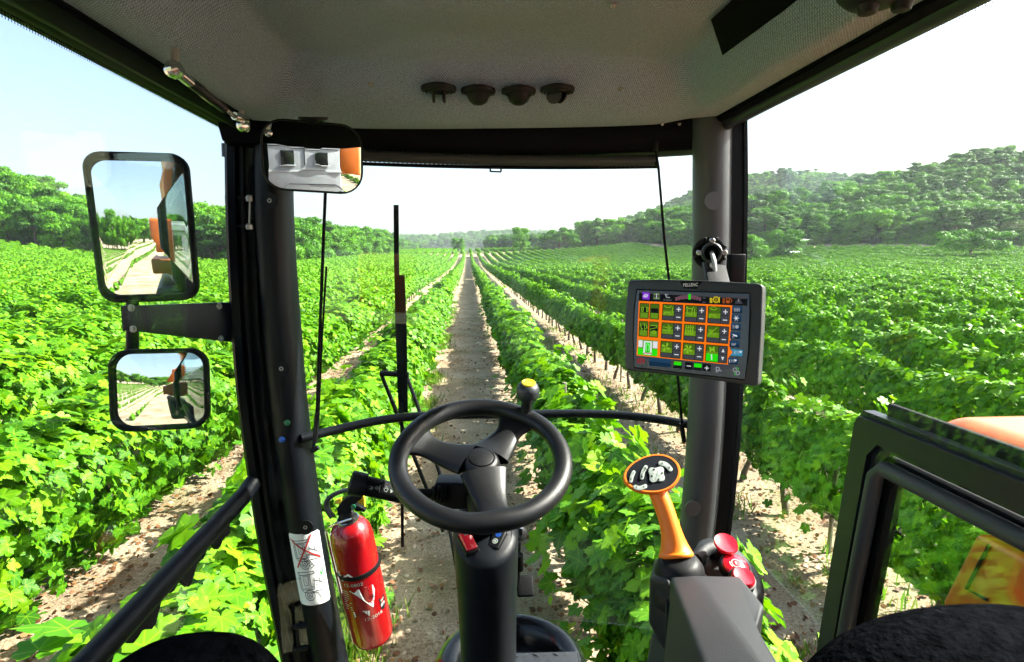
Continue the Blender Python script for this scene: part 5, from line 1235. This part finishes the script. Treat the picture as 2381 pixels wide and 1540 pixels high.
ln('gl', [(.135, .43), (.21, .43)], 5); ln('gl', [(.135, .50), (.20, .47), (.21, .43)], 5); scs.circ('gl', *Q(.178, .55), 15, 5, off=.0016); scs.circ('gl', *Q(.178, .55), 5, off=.0018)
rr_('gm', .012, .70, .225, .985, .0006); rct('gb', .012, .86, .225, .975, .0008); rct('wh', .015, .715, .060, .84, .0010); rct('wh', .172, .715, .222, .84, .0010); rct('wh', .072, .72, .162, .965, .0011); rct('gb', .090, .745, .145, .93, .0013)
scs.circ('wh', *Q(.117, .83), 16, 3, off=.0016, ry=30); scs.circ('gb', *Q(.117, .83), 15, off=.0015, ry=28); ln('bk', [(.118, .86), (.120, .95)], 4, .0018); ln('rd', [(.075, .955), (.100, .93), (.112, .945)], 8, .0018); ln('rd', [(.130, .945), (.142, .93), (.160, .945)], 8, .0018)
cols = ((.255, .478), (.497, .727), (.745, .985)); rws = ((.03, .325), (.36, .655), (.69, .985))
for j, (t0, t1) in enumerate(rws):
    for i, (s0, s1) in enumerate(cols):
        rr_('bk', s0, t0, s1, t1, .0006); sm = s0+(s1-s0)*.585; tm = t0+(t1-t0)*.70
        rct('gd', s0+.008, t0+.012, sm-.003, tm, .0009); rct('gm', s0+.008, t0+.12, sm-.003, tm, .0011); rct('gy', s0+.008, tm+.008, sm-.003, t1-.012, .0009)
        rct('gy', sm+.003, t0+.012, s1-.006, (t0+t1)/2-.004, .0009); rct('gy', sm+.003, (t0+t1)/2+.004, s1-.006, t1-.012, .0009)
        cx = (sm+s1)/2; w_ = .020
        if (i, j) != (2, 2):
            ln('wh', [(cx-w_, t0+.085), (cx+w_, t0+.085)], 8); ln('wh', [(cx, t0+.05), (cx, t0+.12)], 8); ln('wh', [(cx-w_, t0+.225), (cx+w_, t0+.225)], 8)
        else:
            scs.poly('wh', [Q(cx, t0+.05), Q(cx+w_*.8, t0+.11), Q(cx-w_*.8, t0+.11)], .0016); scs.poly('wh', [Q(cx, t0+.25), Q(cx+w_*.8, t0+.19), Q(cx-w_*.8, t0+.19)], .0016)
            x_, y_ = Q((s0+sm)/2, t0+.085); scs.text('gl', 'M', x_, y_, 70, .0018, rot=R(3)); rct('gb', s0+.008, t0+.155, sm-.003, t1-.012, .0013); x_, y_ = Q((s0+sm)/2, t0+.215); scs.text('wh', '1', x_, y_, 72, .0020, rot=R(3))
        a, b_ = s0+.02, t0+.03
        if j == 0:
            ln('gl', [(a, b_), (a+.02, b_+.03), (a+.06, b_+.03), (a+.075, b_)], 6)
            if i == 1: ln('gl', [(a, b_), (a+.01, b_+.12), (a+.055, b_+.14), (a+.06, b_+.03)], 6); ln('gl', [(a+.085, b_+.03), (a+.087, b_+.15)], 5)
            else: ln('gl', [(a, b_+.16), (a+.01, b_+.12), (a+.055, b_+.12), (a+.07, b_+.155)], 6)
            if i == 0: ln('gl', [(a+.09, b_+.02), (a+.088, b_+.13)], 5)
            if i == 2: ln('gl', [(a+.015, b_-.012), (a+.04, b_-.022), (a+.065, b_-.010)], 4)
        elif j == 1 and i in (0, 2):
            if i == 0: ln('gl', [(a-.005, b_+.05), (a+.04, b_+.06)], 5); ln('gl', [(a-.008, b_+.10), (a+.04, b_+.12)], 5)
            else: ln('gl', [(a-.005, b_+.15), (a+.09, b_+.0)], 5)
            for q in range(4):
                for p in range(4-q): scs.circ('gl', *Q((a+.045 if i == 0 else a+.005)+p*.013+q*.0065, b_+.05+q*.026), 5.2, off=.0016, n=8)
            if i == 2:
                for q in range(7): scs.circ('gl', *Q(a+.05+.012*(q % 4), b_+.10+.03*(q//4)), 4, off=.0016, n=8)
            else: ln('gl', [(a+.05, b_), (a+.065, b_+.04)], 5)
        elif j == 1:
            for q in range(4): ln('gl', [(a+.025*q, b_-.005), (a+.008+.025*q, b_+.03), (a-.002+.025*q, b_+.07), (a+.008+.025*q, b_+.11), (a+.025*q, b_+.16)], 7)
            for q in range(3): ln('gl', [(a-.004, b_+.03+.05*q), (a+.085, b_+.035+.05*q)], 4)
        elif i < 2:
            for q in range(5 if i else 4):
                an = R(q*(72 if i else 90)+20); c0 = Q(a+.038, b_+.08); dx, dy = math.cos(an), math.sin(an)
                scs.poly('gl', [c0, (c0[0]+dx*22-dy*16, c0[1]+dy*22+dx*16), (c0[0]+dx*42-dy*10, c0[1]+dy*42+dx*10), (c0[0]+dx*40+dy*6, c0[1]+dy*40-dx*6)], .0015)
for i in range(7):
    x0, y0 = 1116-i*6.5, 722+i*80.5
    if i == 5: scs.poly('bc', [(1092, 1124), (1208, 1136), (1202, 1194), (1086, 1186), (1116, 1156)], .0008); x0 = 1126; 
    else: scs.poly('bl', [(x0-8, y0), (x0+84, y0+6), (x0+82, y0+68), (x0-10, y0+62)], .0006); scs.poly('db', [(x0-8, y0+34), (x0+82, y0+38), (x0+82, y0+68), (x0-10, y0+62)], .0008)
    X, Y = x0+36, y0+34
    if i == 1:
        for q in range(6): a = R(q*60); scs.line('wh', [(X, Y), (X+24*math.cos(a), Y+24*math.sin(a))], 5, .0016)
        scs.circ('wh', X, Y, 9, 3, .0016)
    elif i == 2: 
        scs.circ('lg', X+12, Y, 17, off=.0016)
        for q in range(4): scs.line('lg', [(X-28, Y-14+q*9), (X-12, Y-14+q*9)], 4, .0016)
    elif i == 3: scs.poly('wh', [(X-28, Y-14), (X+20, Y), (X+24, Y+14), (X-10, Y+6)], .0016); scs.line('wh', [(X-26, Y+14), (X-10, Y+16)], 4, .0016)
    elif i == 4:
        for q in range(3): scs.line('lg', [(X-26, Y-6+q*8), (X-5, Y+q*7), (X+14, Y-8+q*8)], 4, .0016)
    elif i == 0:
        for q in range(4): scs.line('lg', [(X-24+q*15, Y-16), (X-24+q*15, Y+16)], 6, .0016)
        scs.line('lg', [(X-26, Y+2), (X+26, Y+2)], 5, .0016)
    else:
        scs.line('wh', [(X-30, Y-12), (X-30, Y+14)], 5, .0016)
        for q in range(3): scs.line('lg', [(X-18+q*14, Y-10), (X-10+q*14, Y-10), (X-10+q*14, Y+12)], 5, .0016)
        scs.poly('wh', [(X+10, Y-16), (X+36, Y-14), (X+32, Y+4), (X+16, Y+4)], .0016)
# top icons
scs.poly('pu', [(265, 590), (331, 596), (331, 662), (263, 656)], .0008); scs.circ('wh', 298, 622, 17, 4, .0014, ry=11); scs.circ('wh', 276, 630, 6, 3, .0014)
for q in (-12, -2, 10): scs.line('wh', [(298+q, 632), (296+q, 642)], 4, .0014)
scs.line('wh', [(284, 622), (312, 622)], 3, .0014); scs.line('wh', [(292, 612), (292, 632)], 2.5, .0014); scs.line('wh', [(304, 612), (304, 632)], 2.5, .0014)
scs.poly('gy', [(364, 597), (430, 600), (430, 664), (362, 660)], .0006)
for X in (378, 414):
    for Y in (610, 648): scs.circ('gm', X, Y, 9, off=.0014)
scs.line('wh', [(396, 606), (396, 652)], 5, .0014); scs.line('lg', [(382, 610), (410, 610)], 4, .0014); scs.line('lg', [(382, 650), (410, 650)], 4, .0014)
scs.line('lg', [(480, 612), (490, 640), (520, 642)], 8, .0012); scs.poly('gy', [(458, 655), (540, 660), (540, 674), (458, 670)], .0008); scs.line('lg', [(476, 612), (500, 616)], 7, .0012)
for q in range(10):
    x0 = 572+q*24.5; yy = 20*((q-4.5)/4.5)**2
    k = 'gb' if q == 5 else 'dm'
    scs.poly(k, [(x0, 618+yy-(10 if q == 5 else 0)), (x0+22, 618+yy-(10 if q == 5 else 0)), (x0+22, 655+yy*.8+(6 if q == 5 else 0)), (x0, 655+yy*.8+(6 if q == 5 else 0))], .0010)
for yy in (645, 685): scs.poly('gy', [(828, yy-5), (858, yy-4), (858, yy+8), (828, yy+8)], .0008)
for q in range(8):
    scs.poly('ye' if q > 2 else 'gy', [(896, 618+q*9.6), (920, 619+q*9.6), (920, 625+q*9.6), (896, 624+q*9.6)], .001); scs.poly('do' if q > 2 else 'gy', [(1016, 622+q*9.6), (1040, 623+q*9.6), (1040, 629+q*9.6), (1016, 628+q*9.6)], .001)
scs.circ('ye', 955, 662, 23, 5, .0012); scs.circ('ye', 955, 662, 8, 3, .0012)
for q in range(12): a = R(q*30); scs.line('ye', [(955+25*math.cos(a), 662+25*math.sin(a)), (955+32*math.cos(a), 662+32*math.sin(a))], 5, .0012)
scs.line('ye', [(988, 640), (985, 690)], 6, .0012)
scs.line('do', [(1054, 648), (1082, 650), (1080, 692), (1052, 690)], 6, .0012, True); scs.poly('do', [(1052, 668), (1082, 670), (1080, 696), (1050, 694)], .0011); scs.line('do', [(1086, 652), (1103, 664), (1098, 690)], 6, .0012)
scs.poly('gy', [(1168, 642), (1208, 702), (1128, 698)], .0008); scs.line('lg', [(1168, 658), (1168, 680)], 4, .0012)
# bottom row
scs.circ('rd', 248, 1236, 24, 5, .0012); scs.text('rd', 'P', 248, 1236, 38, .0014); scs.line('rd', [(222, 1218), (217, 1236), (222, 1256)], 5, .0012); scs.line('rd', [(275, 1220), (280, 1238), (274, 1258)], 5, .0012)
scs.poly('bl', [(330, 1206), (530, 1226), (526, 1300), (326, 1282)], .0008); scs.poly('db', [(329, 1240), (528, 1262), (526, 1300), (326, 1282)], .0010)
scs.poly('bk', [(556, 1230), (636, 1238), (632, 1312), (554, 1304)], .0007); scs.poly('gb', [(560, 1236), (630, 1243), (628, 1282), (558, 1275)], .0010); scs.poly('gm', [(560, 1236), (630, 1243), (630, 1252), (560, 1245)], .0012)
scs.poly('gy', [(660, 1240), (912, 1264), (908, 1344), (656, 1320)], .0007); scs.poly('bk', [(664, 1246), (738, 1253), (736, 1322), (662, 1315)], .0009); scs.poly('bk', [(744, 1252), (822, 1260), (820, 1330), (742, 1322)], .0009); scs.poly('bk', [(830, 1262), (906, 1270), (903, 1338), (828, 1331)], .0009)
scs.poly('gb', [(750, 1258), (820, 1265), (818, 1302), (748, 1296)], .0012); scs.line('wh', [(682, 1284), (718, 1287)], 7, .0014); scs.line('wh', [(850, 1303), (886, 1306)], 7, .0014); scs.line('wh', [(869, 1288), (867, 1322)], 7, .0014)
scs.poly('gy', [(948, 1275), (1020, 1282), (1016, 1352), (944, 1345)], .0007); scs.line('lg', [(958, 1296), (984, 1300), (984, 1330), (956, 1328)], 7, .0012, True); scs.circ('lg', 966, 1334, 9, 4, .0014); scs.line('lg', [(986, 1318), (1008, 1336)], 6, .0012)
for X, Y in ((1132, 1320), (1160, 1352)):
    scs.circ('lg', X, Y, 15, 5, .0012)
    for q in range(8): a = R(q*45); scs.line('lg', [(X+16*math.cos(a), Y+16*math.sin(a)), (X+21*math.cos(a), Y+21*math.sin(a))], 5, .0012)
scs.line('gb', [(1148, 1300), (1164, 1308), (1166, 1324)], 5, .0012); scs.line('gb', [(1130, 1346), (1130, 1362), (1140, 1370)], 5, .0012)
nms = {'or': 'orange_panel', 'gd': 'tile_background', 'gl': 'tile_symbols', 'gb': 'green_indicator', 'bk': 'button_face', 'gy': 'button_shade', 'lg': 'grey_symbols', 'wh': 'white_symbols', 'bl': 'side_buttons', 'bc': 'active_button', 'pu': 'turtle_button', 'ye': 'yellow_gauge', 'rd': 'red_symbols', 'do': 'fuel_gauge', 'dm': 'slope_gauge', 'db': 'button_lower_half', 'gm': 'tile_glow'}
for k in scs.b: nms.setdefault(k, 'screen_mark')
scs.done({k: (nms[k], E[k]) for k in scs.b}, mo)
for o in list(mo.children):
    if o.name.split('.')[0] in nms.values(): o['kind'] = 'stuff'
lg_ = Sheet(lambda x, y, off: M8(x, y, off)); lg_.poly('k', [(612, 486), (828, 492), (774, 562), (650, 556)], .0008); lg_.text('w', 'PELLENC', 716, 524, 42, .0014, rot=R(2), sx=.85)
lg_.done({'k': ('logo_plate', M['rubber']), 'w': ('logo', M['white'])}, mo)
# bracket behind the monitor: ring clamp with bolts and a braided cable
bk = thing('monitor_bracket', 'black ring clamp and arm holding the monitor to the right pillar, with shiny bolts', 'bracket', D(1655, 590, 1.72))
rc = D(1655, 588, 1.72); va = (CAM-rc).normalized()
bm = B(); lathe(bm, [(.046, -.008), (.048, -.004), (.048, .004), (.045, .006), (.036, .006), (.034, .0), (.036, -.008)], rc+Vector((0, .02, 0)), va, 32); part('clamp_ring', bm, M['black'], bk)
bm = B(); lathe(bm, [(.029, -.06), (.031, -.02), (.031, .016), (.028, .020), (.024, .020), (.022, .014), (.021, -.05), (0, -.05)], rc, va, 32); part('ball_socket', bm, M['bezel'], bk, 50)
xa_, ya_, _ = frame_from(va)
for a in (90, 0, 180, 270):
    q = rc+xa_*.036*math.cos(R(a))+ya_*.036*math.sin(R(a)); bm = B(); lathe(bm, [(.009, -.02), (.009, .014), (.007, .018), (0, .018)], q, va, 12); part('bolt', bm, M['steel'], bk)
for a in range(8):
    q = rc+(xa_*math.cos(R(a*45+22))+ya_*math.sin(R(a*45+22)))*.045; bm = B(); box(bm, q+Vector((0, .015, 0)), (.010, .012, .010), None, .002); part('clamp_lug', bm, M['black'], bk)
bm = B(); prism(bm, [D(1637, 610, 1.68), D(1688, 617, 1.68), D(1702, 672, 1.60), D(1650, 672, 1.60)], (0, .02, 0), bev=.003); part('arm', bm, M['black'], bk)
bm = B(); tube(bm, smoothpath([rc+va*.0, D(1657, 595, 1.69), D(1661, 612, 1.66), D(1662, 640, 1.66)], 4), .0065, 10); part('braided_cable', bm, mat('braid', (.4, .42, .42), .45, bump=1., bscale=400), bk)
bm = B(); box(bm, D(1710, 628, 1.80), (.05, .03, .10), None, .004); part('clamp_plate', bm, M['frame'], bk)

# ================================================================== ARM CONSOLE
cn = thing('arm_console', 'dark grained armrest console reaching forward on the right with a rounded front', 'armrest', D(1660, 1560, .85))
def K(cx, cy, d): u, v = c1(cx, cy); return D(u, v, d)
A_, R0, Bp, C_p, Ep, G_, R1, S1 = K(425, 972, 1.0), K(575, 962, 1.01), K(890, 962, 1.02), K(1052, 1165, .93), K(1002, 1290, .86), K(1230, 1680, .62), K(1110, 1640, .60), K(690, 1700, .60)
bm = B(); V = {k: bm.verts.new(p) for k, p in dict(A=A_, R0=R0, B=Bp, C=C_p, E=Ep, G=G_, R1=R1, S=S1).items()}
dn = Vector((0, .02, -.20)); W2 = {k: bm.verts.new(v.co+dn*(1 if k in 'SGA' or True else 1)) for k, v in V.items()}
bm.faces.new([V[k] for k in ('R0', 'B', 'C', 'E', 'G', 'R1')]); bm.faces.new([V[k] for k in ('A', 'R0', 'R1', 'S')])
loop = ['A', 'R0', 'B', 'C', 'E', 'G', 'R1', 'S']
for a, b_ in zip(loop, loop[1:]+loop[:1]): bm.faces.new((V[a], V[b_], W2[b_], W2[a]))
bm.faces.new([W2[k] for k in loop]); bmesh.ops.recalc_face_normals(bm, faces=bm.faces[:])
bmesh.ops.bevel(bm, geom=bm.edges[:], offset=.010, segments=4, profile=.6, affect='EDGES'); part('armrest_shell', bm, M['console'], cn, 50)
bm = B(); prism(bm, [K(285, 985, 1.04), K(420, 1000, 1.0), K(470, 1320, 1.02), K(470, 1500, 1.05), K(410, 1520, 1.08), K(278, 1280, 1.10)], (.04, .09, -.01), bev=.010); part('console_front', bm, M['console'], cn, 50)
bm = B(); tube(bm, [K(408, 1130, .995), K(402, 1500, 1.03)], .004, 8); part('seam', bm, M['bezel'], cn)
bm = B(); prism(bm, [K(250, 1640, 1.12), K(300, 1330, 1.12), K(430, 1500, 1.06), K(560, 1640, .98)], (.03, .06, -.05), bev=.01); part('console_foot', bm, M['bezel'], cn)
bm = B(); pp = K(815, 920, 1.12); lathe(bm, [(.062, -.14), (.064, -.03), (.060, -.004), (.050, .004), (0, .006)], pp, (.10, -.25, 1), 32, sx=1.0, sy=1.5); part('button_pod', bm, M['console'], cn, 50)
bm = B(); tube(bm, smoothpath([K(600, 860, 1.12), K(650, 800, 1.14), K(700, 785, 1.15), K(760, 800, 1.15)], 4), .014, 10); part('pod_collar', bm, M['console'], cn, 60)
es = thing('stop_button', 'red mushroom stop button standing highest behind the console', 'button', K(790, 840, 1.12))
ax = Vector((.05, -.45, 1)).normalized(); q = K(787, 770, 1.11)
bm = B(); lathe(bm, [(.012, -.035), (.012, -.010), (.010, -.008)], q, ax, 18); part('stem', bm, M['black'], es)
bm = B(); lathe(bm, [(.010, -.016), (.014, -.006), (.022, .003), (.0235, .007), (.022, .0105), (.018, .0095), (0, .007)], q, ax, 28); part('button_cap', bm, M['redbtn'], es, 50)
es = thing('stop_button', 'round red button with white ring symbol in the middle behind the console', 'button', K(855, 920, 1.08))
q = K(855, 903, 1.08); bm = B(); lathe(bm, [(.0285, -.012), (.0285, .0), (.026, .003), (.0245, .002)], q, ax, 28); part('button_bezel', bm, M['black'], es)
bm = B(); lathe(bm, [(.0245, -.004), (.0245, .003), (.022, .006), (0, .008)], q, ax, 28); part('button_cap', bm, M['redbtn'], es, 50)
fx, fy, _ = frame_from(ax); sh = Sheet(lambda x, y, off: q+fx*x*.001+fy*y*.001+ax*(.0078+off)); sh.circ('w', 0, 0, 8.5, 1.6); sh.text('w', 'P', 0, 0, 9, ysign=1)
for s_ in (-1, 1): sh.line('w', [(s_*11, -5), (s_*12.5, 0), (s_*11, 5)], 1.6)
sh.done({'w': ('button_symbol', M['btn'])}, es)
es = thing('stop_button', 'small red button half hidden behind the console edge, lowest of three', 'button', K(905, 985, 1.04))
q = K(905, 985, 1.04); bm = B(); lathe(bm, [(.021, -.012), (.021, .004), (.018, .009), (.012, .008), (0, .007)], q, ax, 26); part('button_cap', bm, M['redbtn'], es, 50)
bm = B(); lathe(bm, [(.024, -.014), (.024, .0), (.021, .001)], q, ax, 26); part('button_bezel', bm, M['black'], es)
# joystick
js = thing('joystick', 'orange joystick with a dark oval keypad of pale buttons on its head', 'joystick', K(490, 960, 1.05))
bm = B(); q = K(485, 945, 1.05); lathe(bm, [(.056, -.05), (.054, -.02), (.050, -.016), (.044, -.012), (.046, -.004), (.044, .010), (.036, .024), (.028, .030), (0, .032)], q, (-.12, -.10, 1), 32); part('gaiter', bm, M['black'], js, 50)
bm = B(); tube(bm, smoothpath([K(465, 850, 1.06), K(455, 790, 1.065), K(425, 650, 1.07), K(385, 520, 1.08), K(345, 420, 1.09), K(325, 370, 1.10)], 5), [.0325, .0335, .034, .033, .031, .029, .0265, .024, .022, .0205, .0195, .019, .0185, .0185, .0185, .0185, .0185, .0185, .0185, .0185, .0185, .019, .0195, .020, .020, .020], 22, flat=.95); part('grip', bm, M['grip'], js, 80)
pc = K(303, 298, 1.085); pn = (Vector((-.12, -.72, .70))).normalized()
u0 = (PP(*c1(482, 250), pc, pn)-pc).normalized(); u1 = pn.cross(u0)
bm = B(); rs = []
for (sc, off) in ((.25, -.030), (.62, -.026), (.90, -.014), (1.0, -.002), (1.0, .003), (.965, .007), (.90, .007)):
    rs.append([bm.verts.new(pc+u0*(.056*sc*math.cos(a)*(1+.06*math.sin(a)))+u1*(.0375*sc*math.sin(a))*(1+.10*math.cos(a))+pn*off) for a in [2*math.pi*i/40 for i in range(40)]])
for a, b_ in zip(rs, rs[1:]):
    for i in range(40): bm.faces.new((a[i], a[(i+1) % 40], b_[(i+1) % 40], b_[i]))
bm.faces.new(rs[0][::-1]); bmesh.ops.recalc_face_normals(bm, faces=bm.faces[:]); part('head', bm, M['grip'], js, 60)
bm = B(); r1 = [bm.verts.new(pc+u0*(.0505*math.cos(a)*(1+.06*math.sin(a)))+u1*(.0338*math.sin(a))*(1+.10*math.cos(a))+pn*.0065) for a in [2*math.pi*i/40 for i in range(40)]]; bm.faces.new(r1); part('keypad', bm, M['ink'], js, 0)
jp = lambda cx, cy, off=0: PP(*c1(cx, cy), pc+pn*(.0068+off), pn)
jsht = Sheet(lambda x, y, off: jp(x, y, off))
def pill(pts, wd, lbls):
    cv = smoothpath([Vector((x, y, 0)) for x, y in pts], 5); bm = B(); n_o = []
    L_, Rr = [], []
    for i, p in enumerate(cv):
        t = (cv[min(i+1, len(cv)-1)]-cv[max(i-1, 0)]).normalized(); nn = Vector((-t.y, t.x, 0)); L_.append(p+nn*wd/2); Rr.append(p-nn*wd/2)
    t1 = (cv[-1]-cv[-2]).normalized(); t0 = (cv[0]-cv[1]).normalized()
    end = [cv[-1]+Vector((math.cos(a)*t1.x-math.sin(a)*t1.y, math.sin(a)*t1.x+math.cos(a)*t1.y, 0))*wd/2 for a in [R(q) for q in (60, 30, 0, -30, -60)]]
    beg = [cv[0]+Vector((math.cos(a)*t0.x-math.sin(a)*t0.y, math.sin(a)*t0.x+math.cos(a)*t0.y, 0))*wd/2 for a in [R(q) for q in (60, 30, 0, -30, -60)]]
    o_ = L_+end+Rr[::-1]+beg
    prism(bm, [jp(p.x, p.y, .0) for p in o_], pn*.0018, bev=.0004, seg=2); part('keypad_button', bm, M['btn'], js, 40)
    for t, x, y in lbls: jsht.text('k', t, x, y, 21, .0024)
pill([(182, 282), (170, 310), (163, 340)], 24, [('1', 180, 287), ('2', 163, 326)])
pill([(262, 248), (244, 280), (236, 318)], 26, [])
jsht.line('k', [(250, 275), (260, 255)], 4, .0024); jsht.line('k', [(252, 252), (262, 248), (268, 262)], 4, .0024); jsht.line('k', [(238, 290), (238, 312)], 4, .0024); jsht.line('k', [(230, 305), (237, 316), (246, 306)], 4, .0024)
pill([(192, 380), (220, 388), (258, 376)], 28, [('3', 202, 376), ('4', 248, 377)])
pill([(360, 222), (395, 232), (425, 262)], 30, [('A', 372, 221), ('B', 419, 248)])
cross = []
for i in range(40):
    a = 2*math.pi*i/40; r_ = 52*(1+.16*math.cos(4*(a-R(38)))); cross.append((334+r_*math.cos(a)*1.05, 297+r_*math.sin(a)))
bm = B(); prism(bm, [jp(x, y) for x, y in cross], pn*.0018, bev=.0004, seg=2); part('keypad_button', bm, M['btn'], js, 40)
for dx, dy in ((-18, -38), (36, -14), (-32, 6), (12, 30)): jsht.poly('k', [(334+dx-9, 297+dy+8), (334+dx+9, 297+dy+8), (334+dx+2, 297+dy-9)], .0024)
jsht.line('k', [(306, 286), (364, 306)], 1.5, .0022); jsht.line('k', [(345, 262), (325, 335)], 1.5, .0022)
jsht.done({'k': ('button_lettering', M['ink'])}, js)

# ================================================================== SEAT
def bolster(nm, label, c, r3, parent=None):
    bm = B(); bmesh.ops.create_uvsphere(bm, u_segments=40, v_segments=24, radius=1)
    for v in bm.verts:
        d = v.co.copy(); k = 1+.03*math.sin(d.x*4+1)+.02*math.sin(d.y*7); sx = lambda q: math.copysign(abs(q)**.8, q)
        v.co = Vector(c)+Vector((sx(d.x)*r3[0], sx(d.y)*r3[1], sx(d.z)*r3[2]))*k
    return part(nm, bm, M['fabric'], parent, 180)
st_ = thing('driver_seat', 'dark patterned fabric driver seat, only its blurred upper bolsters showing at the bottom', 'seat', (0.05, .2, 2.2))
pR = D(2215, 1405, .50); bolster('side_bolster', '', pR+Vector((.03, -.05, -.190)), (.20, .16, .175), st_)
pL = D(430, 1480, .50); bolster('side_bolster', '', pL+Vector((.0, -.03, -.135)), (.105, .10, .130), st_)
bm = B(); box(bm, (.03, .25, 2.30), (.5, .14, .36), None, .06); part('backrest', bm, M['fabric'], st_)

# thin pale film inside the windscreen: reflections and glare put into its colour
dm_ = bpy.data.materials.new('glass_glare'); dm_.use_nodes = True; n = dm_.node_tree; n.nodes.clear()
tp_ = n.nodes.new('ShaderNodeBsdfTransparent'); df_ = n.nodes.new('ShaderNodeBsdfDiffuse'); df_.inputs[0].default_value = (.6, .62, .58, 1)
tl_ = n.nodes.new('ShaderNodeBsdfTranslucent'); tl_.inputs[0].default_value = (.6, .65, .6, 1)
ms_ = n.nodes.new('ShaderNodeMixShader'); ms_.inputs[0].default_value = .5; n.links.new(df_.outputs[0], ms_.inputs[1]); n.links.new(tl_.outputs[0], ms_.inputs[2])
tc_ = n.nodes.new('ShaderNodeTexCoord'); no_ = n.nodes.new('ShaderNodeTexNoise'); no_.inputs['Scale'].default_value = 3.; no_.inputs['Detail'].default_value = 6
n2_ = n.nodes.new('ShaderNodeTexNoise'); n2_.inputs['Scale'].default_value = 240.
r1_ = n.nodes.new('ShaderNodeMapRange'); r1_.inputs[1].default_value = .52; r1_.inputs[2].default_value = .75; r1_.inputs[4].default_value = .055
r2_ = n.nodes.new('ShaderNodeMapRange'); r2_.inputs[1].default_value = .70; r2_.inputs[2].default_value = .76; r2_.inputs[4].default_value = .10
ad_ = n.nodes.new('ShaderNodeMath'); mx_ = n.nodes.new('ShaderNodeMixShader'); ou_ = n.nodes.new('ShaderNodeOutputMaterial')
n.links.new(tc_.outputs['Object'], no_.inputs[0]); n.links.new(tc_.outputs['Object'], n2_.inputs[0]); n.links.new(no_.outputs[0], r1_.inputs[0]); n.links.new(n2_.outputs[0], r2_.inputs[0])
n.links.new(r1_.outputs[0], ad_.inputs[0]); n.links.new(r2_.outputs[0], ad_.inputs[1]); n.links.new(ad_.outputs[0], mx_.inputs[0]); n.links.new(tp_.outputs[0], mx_.inputs[1]); n.links.new(ms_.outputs[0], mx_.inputs[2]); n.links.new(mx_.outputs[0], ou_.inputs[0])
bm = B(); n_w = 24; lo = arc(-.66, .76, 1.874, .14, 1.62, n_w); hi = arc(-.70, .83, 1.894, .19, 3.38, n_w); a = [bm.verts.new(p) for p in lo]; b_ = [bm.verts.new(p) for p in hi]
for i in range(n_w): bm.faces.new((a[i], a[i+1], b_[i+1], b_[i]))
part('glare_film', bm, dm_, cab)

# ================================================================== THE AIR
HAZE = True
if HAZE:
    hm = bpy.data.materials.new('haze'); hm.use_nodes = True; n = hm.node_tree; n.nodes.clear()
    pv = n.nodes.new('ShaderNodeVolumePrincipled'); pv.inputs['Density'].default_value = .00018; pv.inputs['Color'].default_value = (.86, .95, 1, 1); pv.inputs['Anisotropy'].default_value = .3
    o_ = n.nodes.new('ShaderNodeOutputMaterial'); n.links.new(pv.outputs[0], o_.inputs['Volume'])
    bm = B(); box(bm, (0, 400, 60), (3100, 3700, 130)); hz = part('haze', bm, hm, None, 0); tag(hz, kind='stuff')
